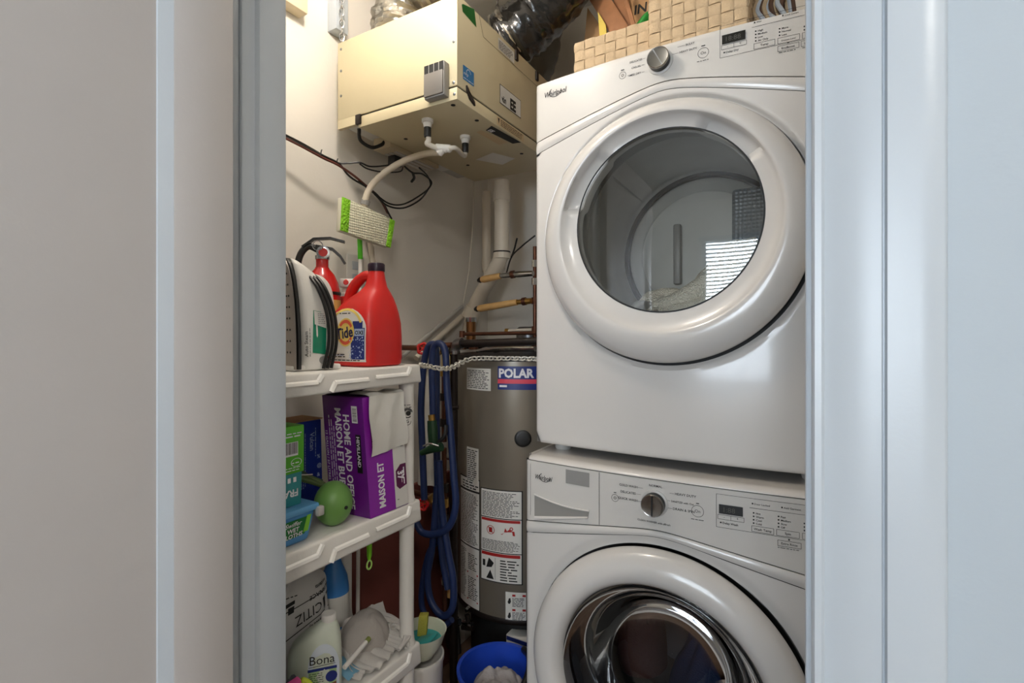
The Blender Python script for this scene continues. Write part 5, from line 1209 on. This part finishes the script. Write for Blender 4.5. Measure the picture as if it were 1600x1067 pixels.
k = Ink(fx(.0010)); y2, y3 = at(776, 190, X=HX1).y, at(818, 212, X=HX1).y; k.rect(y2, HZ0+.004, y3, HZ0+.027); k.build('warning_strip', mat('tan_label', '#cdb58c', .5), pan)
k = Ink(fx(.0014)); k.para_lines(y2+.02, y3, HZ0+.007, HZ0+.026, 4); k.poly([(y2+.004, HZ0+.024), (y2+.014, HZ0+.024), (y2+.009, HZ0+.007)]); k.build('warning_print', 'ink', pan)
# underside: spouts, labels, plugs
def under(u, v_): return at(u, v_, Z=HZ0)
SPA, SPB = under(668, 187), under(727, 213)
for q_ in (SPA, SPB):
    s_ = MB().lathe([(.016, 0), (.016, -.008), (.012, -.010), (.011, -.022)], (q_.x, q_.y, HZ0), n=20).build('drain_spout', 'wplast', pan)
    MB().lathe([(.0095, -.018), (.010, -.022), (.010, -.045), (.009, -.048)], (q_.x, q_.y, HZ0), n=16).build('clamp', 'black', s_)
for u, v_ in ((745, 188), (634, 217), (815, 240), (731, 258), (708, 164)):
    q_ = under(u, v_); MB().lathe([(.006, 0), (.006, -.001)], (q_.x, q_.y, HZ0), n=14).build('hole_plug', 'dark', pan)
def uquad(name, m, L, off, par=pan): k_ = Ink(fb_(off)); k_.poly([(under(*q_).x, under(*q_).y) for q_ in L]); return k_.build(name, m, par)
uquad('black_plate', 'ink', ((768, 196), (814, 222), (801, 224), (759, 203)), .001)
uquad('white_label', 'label', ((770, 238), (805, 247), (785, 257), (743, 249)), .001)
uquad('brown_label', mat('tan_label', '#cdb58c', .5), ((752, 203), (793, 222), (780, 226), (744, 206)), .0008)
kb_ = Ink(fb_(.0016)); p_, q_ = under(770, 203), under(800, 217); kb_.text('EE', p_.x, p_.y-.01, .02, rot=1.45, bold=.04); kb_.build('plate_print', 'whiteprint', pan)
kl = Ink(lambda a, b: Vector((a, b, HZ0+.0245))); A4 = [at(*q_, Z=HZ0+.0245) for q_ in ((537, 197), (562, 194), (611, 213), (582, 221))]; kl.poly([(p_.x, p_.y) for p_ in A4]); kl.build('side_label', 'label', hrv)
A5 = [at(*q_, Z=HZ0+.0245) for q_ in ((665, 255), (700, 252), (718, 262), (690, 268))]; kl = Ink(lambda a, b: Vector((a, b, HZ0+.0245))); kl.poly([(p_.x, p_.y) for p_ in A5]); kl.build('side_label', 'label', hrv)
cb0 = at(600, 226, Z=HZ0); cbx = MB().box(HX0+.012, HX0+.084, 1.16, 1.40, HZ0-.012, HZ0+.026).build('control_box', mat('control_tan', '#b8a98c', .45), hrv, bevel=.003)
for k_ in range(3): MB().box(HX0+.02+.02*k_, HX0+.034+.02*k_, 1.20, 1.39, HZ0-.0135, HZ0-.0115).build('control_slot', 'lgrey', cbx)
MB().box(HX0+.02, HX0+.05, 1.215, 1.25, HZ0-.045, HZ0-.012).build('connector', 'black', hrv, bevel=.003)
MB().tube(spline([(HX0+.045, 1.07, HZ0+.02), (HX0+.035, 1.085, HZ0-.008), (HX0+.045, 1.12, HZ0-.02), (HX0+.055, 1.15, HZ0-.005), (HX0+.055, 1.165, HZ0+.01)]), .0055, 10).build('power_cord', 'black', hrv)
MB().box(HX0+.078, HX0+.098, HY0-.006, HY0+.014, HZ0+.008, HZ0+.036).build('hinge', 'iron', hrv, bevel=.002)
# hanging chains
for i, (x, y) in enumerate(((HX0+.004, HY0+.012), (HX1-.004, HY0+.02), (HX0+.2, HY1-.02))):
    tag(chain_mesh([Vector((x, y, HZ1-.012+k_*.004)) for k_ in range(int((CEIL-HZ1+.01)/.004))], .016, .0065, .0018).build('hanging_chain', 'chrome', hrv, smooth=True), kind='stuff')
# drain tubing under the unit
dt = thing('condensate_hose', 'clear and white condensate hoses joining below the ventilator', 'hose', tuple(at(567, 320, X=-1.12)))
tee = at(692, 233, Z=HZ0-.075)
MB().tube(spline([Vector((SPA.x, SPA.y, HZ0-.03)), Vector((SPA.x, SPA.y+.005, HZ0-.055)), tee+Vector((-.03, -.03, .01)), tee+Vector((-.008, -.008, 0))]), .0075, 12).build('clear_branch', mat('clear_tube', '#d9d3c7', .3), dt)
MB().tube(spline([Vector((SPB.x, SPB.y, HZ0-.035)), Vector((SPB.x, SPB.y-.005, HZ0-.06)), tee+Vector((.035, .012, .0)), tee+Vector((.012, .004, 0))]), .0065, 12).build('clear_branch', mat('clear_tube', '#d9d3c7', .3), dt)
tt_ = MB(); tt_.tube([tee+Vector((-.016, -.01, .004)), tee+Vector((.02, .008, 0))], .011, 12); tt_.tube([tee, tee+Vector((-.012, -.004, -.012))], .011, 12)
for d_ in ((-.012, -.008, .003), (.016, .006, 0), (.006, .002, 0)): tt_.ball(tee+Vector(d_), .0112, 10, 8)
tt_.build('tee_joint', 'wplast', dt)
MB().tube(spline([tee+Vector((-.008, -.002, -.008)), at(665, 240, X=-1.02), at(630, 252, X=-1.08), at(598, 272, X=-1.13), at(578, 294, X=-1.165), at(570, 318, X=-1.185), at(572, 345, X=-1.21), at(580, 390, X=-1.235), at(584, 430, X=-1.235)]), .0098, 14).build('main_hose', 'pvc', dt, smooth=True)
MB().tube([at(572, 313, X=-1.182), at(570, 320, X=-1.186)], .014, 14).build('clamp', 'grey', dt)
# wires on the left wall
wr = thing('wire_bundle', 'thin black and brown wires strung along the left wall below the ventilator', 'wires', tuple(at(560, 262, X=-1.22)))
def wire(L, r, m_, nm='wire'): MB().tube(spline([at(u, v_, X=x) for u, v_, x in L], 8), r, 6).build(nm, m_, wr, smooth=True)
mb_ = mat('brown_wire', '#6b3a30', .5)
wire([(430, 203, -1.20), (470, 223, -1.19), (505, 243, -1.18), (530, 256, -1.18), (548, 277, -1.2), (590, 305, -1.22), (612, 342, -1.235)], .0030, 'black')
wire([(430, 208, -1.20), (470, 228, -1.19), (505, 247, -1.18), (530, 259, -1.18), (560, 280, -1.2), (592, 310, -1.22), (606, 333, -1.235)], .0036, mb_)
wire([(430, 206, -1.20), (500, 241, -1.18), (527, 254, -1.18), (545, 255, -1.16), (562, 254, -1.14), (578, 260, -1.13), (600, 259, -1.12), (618, 256, -1.11)], .0026, 'black')
wire([(562, 256, -1.14), (575, 264, -1.14), (600, 269, -1.13), (625, 268, -1.12), (630, 260, -1.11)], .0022, 'black')
wire([(560, 283, -1.2), (585, 302, -1.2), (608, 318, -1.19), (630, 319, -1.17), (655, 306, -1.15), (672, 291, -1.13), (668, 275, -1.12), (655, 262, -1.11)], .0028, 'black')
wire([(585, 303, -1.2), (605, 321, -1.19), (630, 325, -1.17), (655, 313, -1.15), (668, 297, -1.13), (674, 284, -1.12), (660, 272, -1.11), (645, 270, -1.11), (632, 260, -1.11)], .0030, 'black')
wire([(645, 270, -1.11), (647, 278, -1.11), (643, 284, -1.11)], .0045, 'black', 'connector')
for u, v_ in ((502, 236), (527, 250)): wire([(u-1, v_+7, -1.178), (u, v_, -1.178), (u+1, v_-2, -1.178)], .0018, 'black', 'cable_tie')

# ---- ducts above the unit
def duct(name, label, pts, r, m_, amp, seed, group=None, nseg=10):
    P = spline(pts, nseg); N = len(P); mb = MB(); n = 40; T = []
    for i in range(N): T.append((P[min(N-1, i+1)]-P[max(0, i-1)]).normalized())
    u = T[0].orthogonal().normalized(); vs = []
    for i in range(N):
        u = (u-T[i]*u.dot(T[i])).normalized(); w = T[i].cross(u)
        for k_ in range(n):
            a = 2*PI*k_/n; q_ = Vector((math.cos(a)*1.6+seed, math.sin(a)*1.6, i*.35))
            rr = r*(1+amp*noise.noise(q_)+amp*.7*noise.noise(q_*2.7)+.025*math.sin(i*1.9))
            vs.append(P[i]+(u*math.cos(a)+w*math.sin(a))*rr)
    mb.add(vs, [(i*n+k_, i*n+(k_+1) % n, (i+1)*n+(k_+1) % n, (i+1)*n+k_) for i in range(N-1) for k_ in range(n)]+[tuple(range(n))[::-1], tuple((N-1)*n+k_ for k_ in range(n))])
    return mb
dk_ = thing('black_duct', 'shiny black flexible air duct rising from the right end of the ventilator', 'duct', (-.80, 1.46, HZ1))
duct('', '', [(-.865, 1.42, HZ1+.095), (-.80, 1.43, HZ1+.125), (-.745, 1.45, HZ1+.17), (-.67, 1.48, HZ1+.26), (-.60, 1.50, HZ1+.36), (-.55, 1.52, HZ1+.46)], .088, 'sleeve', .10, 2.0).build('sleeve', 'sleeve', dk_, smooth=True)
duct('', '', [(-.885, 1.41, HZ1+.094), (-.855, 1.42, HZ1+.102), (-.825, 1.425, HZ1+.118)], .086, 'foil', .08, 5.0, nseg=8).build('foil_end', 'foil', dk_, smooth=True)
gd = duct('', '', [(-1.0, 1.74, HZ1+.12), (-.94, 1.74, HZ1+.16), (-.90, 1.74, HZ1+.26), (-.88, 1.74, HZ1+.40)], .085, '', .05, 8.0); tag(gd.build('grey_duct', 'gsleeve', smooth=True), 'dull grey duct behind the shiny black duct', 'duct')
fd = duct('', '', [(-1.10, 1.19, HZ1+.022), (-1.10, 1.19, HZ1+.09), (-1.08, 1.19, HZ1+.16), (-1.02, 1.20, HZ1+.21), (-.93, 1.22, HZ1+.25), (-.84, 1.25, HZ1+.31), (-.79, 1.28, HZ1+.40)], .088, '', .12, 11.0); tag(fd.build('foil_duct', 'foil', smooth=True), 'crumpled silver foil duct on the left end of the ventilator', 'duct')
MB().lathe([(.095, 0), (.095, .02)], (-1.10, 1.19, HZ1), n=28).build('duct_collar', 'iron', hrv)
# timber pieces at the top of the left wall
tag(MB().para((XL+.001, .72, 2.19), (.04, 0, 0), (0, .215, 0), (0, 0, .10)).build('wall_cleat', mat('pale_timber', '#dccdb0', .6, vary=.08, vscale=20), bevel=.002), 'pale timber cleat high on the left wall near the door', 'cleat')
tag(MB().box(XL+.001, XL+.04, 1.035, 1.08, 2.205, CEIL-.001).build('hanger_post', 'trim', bevel=.002), 'white painted post on the left wall beside the chain', 'post')

# ================================================================= on top of the dryer
def ribbon(path, nrm, wv, th):
    """flat strap along a path: wv = half-width vector, nrm = outward normals"""
    vs = []; n = len(path)
    for p_, q_ in zip(path, nrm):
        w_ = wv; vs += [p_-w_, p_+w_, p_+w_+q_*th, p_-w_+q_*th]
    fs = []
    for i in range(n-1):
        for k_ in range(4): fs.append((i*4+k_, i*4+(k_+1) % 4, (i+1)*4+(k_+1) % 4, (i+1)*4+k_))
    return MB().add(vs, fs+[(0, 3, 2, 1), ((n-1)*4, (n-1)*4+1, (n-1)*4+2, (n-1)*4+3)])
def basket(label, x0, x1, y0, y1, z0, z1, md=.0272, group='woven baskets on the dryer'):
    o = thing('woven_basket', label, 'basket', ((x0+x1)/2, (y0+y1)/2, z0), group); am = .0028
    sides = [(Vector((x0, y0, 0)), Vector((x1, y0, 0)), Vector((0, -1, 0))), (Vector((x1, y0, 0)), Vector((x1, y1, 0)), Vector((1, 0, 0))), (Vector((x1, y1, 0)), Vector((x0, y1, 0)), Vector((0, 1, 0))), (Vector((x0, y1, 0)), Vector((x0, y0, 0)), Vector((-1, 0, 0)))]
    rows = max(2, round((z1-z0)/md)); rh = (z1-z0)/rows
    for si, (a, b, n_) in enumerate(sides):
        L = (b-a).length; nc = max(2, round(L/md)); cw = L/nc; t = (b-a)/L
        for r in range(rows):
            path = []; nr = []
            for c in range(nc):
                s_ = 1 if (c+r+si) % 2 else -1
                for f in (.08, .3, .7, .92):
                    e = 1 if f in (.3, .7) else .55
                    path.append(a+t*(cw*(c+f))+n_*(am*s_*e)+Vector((0, 0, z0+rh*(r+.5)))); nr.append(n_)
            path[0] = a+Vector((0, 0, z0+rh*(r+.5)))+n_*.0; path[-1] = b+Vector((0, 0, z0+rh*(r+.5)))
            ribbon(path, nr, Vector((0, 0, rh*.465)), .0016).build('band', 'strap', o)
        for c in range(nc):
            path = []; nr = []
            for r in range(rows):
                s_ = -1 if (c+r+si) % 2 else 1
                for f in (.08, .3, .7, .92):
                    e = 1 if f in (.3, .7) else .55
                    path.append(a+t*(cw*(c+.5))+n_*(am*s_*e)+Vector((0, 0, z0+rh*(r+f)))); nr.append(n_)
            ribbon(path, nr, t*cw*.46, .0016).build('strap', 'strap', o)
    MB().box(x0+.003, x1-.003, y0+.003, y1-.003, z0+.0005, z0+.004).build('bottom', 'strap', o)
    return o
DT = DZ1+.001
basket('low woven paper-strap basket on the dryer, left of the taller one', -.550, -.347, 1.285, 1.50, DT, DT+.135)
basket('tall woven paper-strap basket on top of the dryer', -.340, -.118, 1.262, 1.50, DT, DT+.245)
wbx = thing('marked_box', 'cardboard box with the word IN behind the woven baskets', 'box', (-.40, 1.68, DT))
c0 = at(985, 40, Y=1.58); bxo = Vector((-.500, 1.58, DT))
MB().box(-.50, -.30, 1.60, 1.78, DT, DT+.46).build('carton', 'card', wbx, bevel=.001)
k = Ink(lambda a, b: Vector((a, 1.599, b))); q_ = at(991, 22, Y=1.599); k.text('IN', q_.x, q_.z-.003, .042, shear=.1, bold=.02, rot=.0); k.build('lettering', 'ink', wbx)
wf_ = thing('wooden_frame', 'reddish wooden boards leaning behind the low woven basket', 'board', (-.58, 1.56, DT))
for (u0, v0, u1, v1, Y, w) in ((932, -10, 985, 75, 1.56, .055), (968, -10, 978, 60, 1.582, .045), (974, -12, 990, 40, 1.542, .012)):
    A, B = at(u0, v0, Y=Y), at(u1, v1, Y=Y); d_ = (B-A).normalized(); n_ = Vector((d_.z, 0, -d_.x))*w/2; L_ = (A.z-DT-abs(n_.z)-.001)/(-d_.z); B = A+d_*min(L_, 1)
    MB().prism([A-n_, A+n_, B+n_, B-n_], (0, .014, 0)).build('board', 'wood', wf_, bevel=.001)
yt = [at(935, 22, Y=1.55), at(945, 38, Y=1.55), at(936, 40, Y=1.55)]
tag(MB().prism([at(934, 18, Y=1.545), at(946, 38, Y=1.545), at(950, 70, Y=1.545), at(938, 70, Y=1.545)], (0, .005, 0)).build('yellow_card', mat('yellow_card', '#e6c95c', .6)), 'yellow card edge beside the reddish wooden boards', 'card')
gbg = MB().grid(24, 10, lambda u, v_: at(975+55*u, 46-36*u+22*v_, Y=1.525)+Vector((0, .012*math.sin(u*7+v_*3), 0))); gbg.grid(24, 10, lambda u, v_: at(975+55*u, 46-36*u+22*v_, Y=1.529)+Vector((0, .012*math.sin(u*7+v_*3), 0)))
tag(gbg.build('green_bag', mat('green_film', '#2a8a34', .3, vary=.2, vscale=40), smooth=True), 'green plastic bag tucked in front of the marked cardboard box', 'bag')
tn = thing('tan_panel', 'tan paper-covered panel behind the black duct beside the low basket', 'panel', (-.60, 1.60, DT))
MB().prism([at(918, 12, Y=1.60), at(938, 40, Y=1.60), at(944, 75, Y=1.60), at(912, 75, Y=1.60)], (0, .02, 0)).build('panel', 'card', tn)
pst = at(902, 60, Y=1.60); MB().box(pst.x-.009, pst.x+.009, 1.60, 1.625, DT, DT+.20).build('post', 'wood', tn, bevel=.001)
# cords and a cream dish at the right
cds = thing('cord_tangle', 'brown and white cords lying on the dryer right of the tall basket', 'cords', (-.07, 1.36, DT))
for i in range(9):
    x = -.105+.007*i; c_ = 'strap' if i % 3 == 0 else 'trim' if i % 3 == 1 else mat('brown_cord', '#5b4030', .7)
    MB().tube(spline([(x, 1.30+.01*math.sin(i), DT+.007), (x+.012, 1.33, DT+.055+.012*math.sin(i*2)), (x-.006, 1.35, DT+.115+.01*math.sin(i*3)), (x+.014, 1.37, DT+.15), (x+.03, 1.40, DT+.02)]), .0055, 8).build('cord', c_, cds, smooth=True)
ds = thing('cream_dish', 'shallow cream dish on the dryer behind the door jamb', 'dish', (.09, 1.30, DT))
MB().lathe([(.04, 0), (.055, .01), (.085, .045), (.088, .046), (.08, .044), (.05, .014), (.01, .008)], (.09, 1.34, DT+.001), n=40).build('dish', mat('cream_glaze', '#e6dfca', .35), ds)
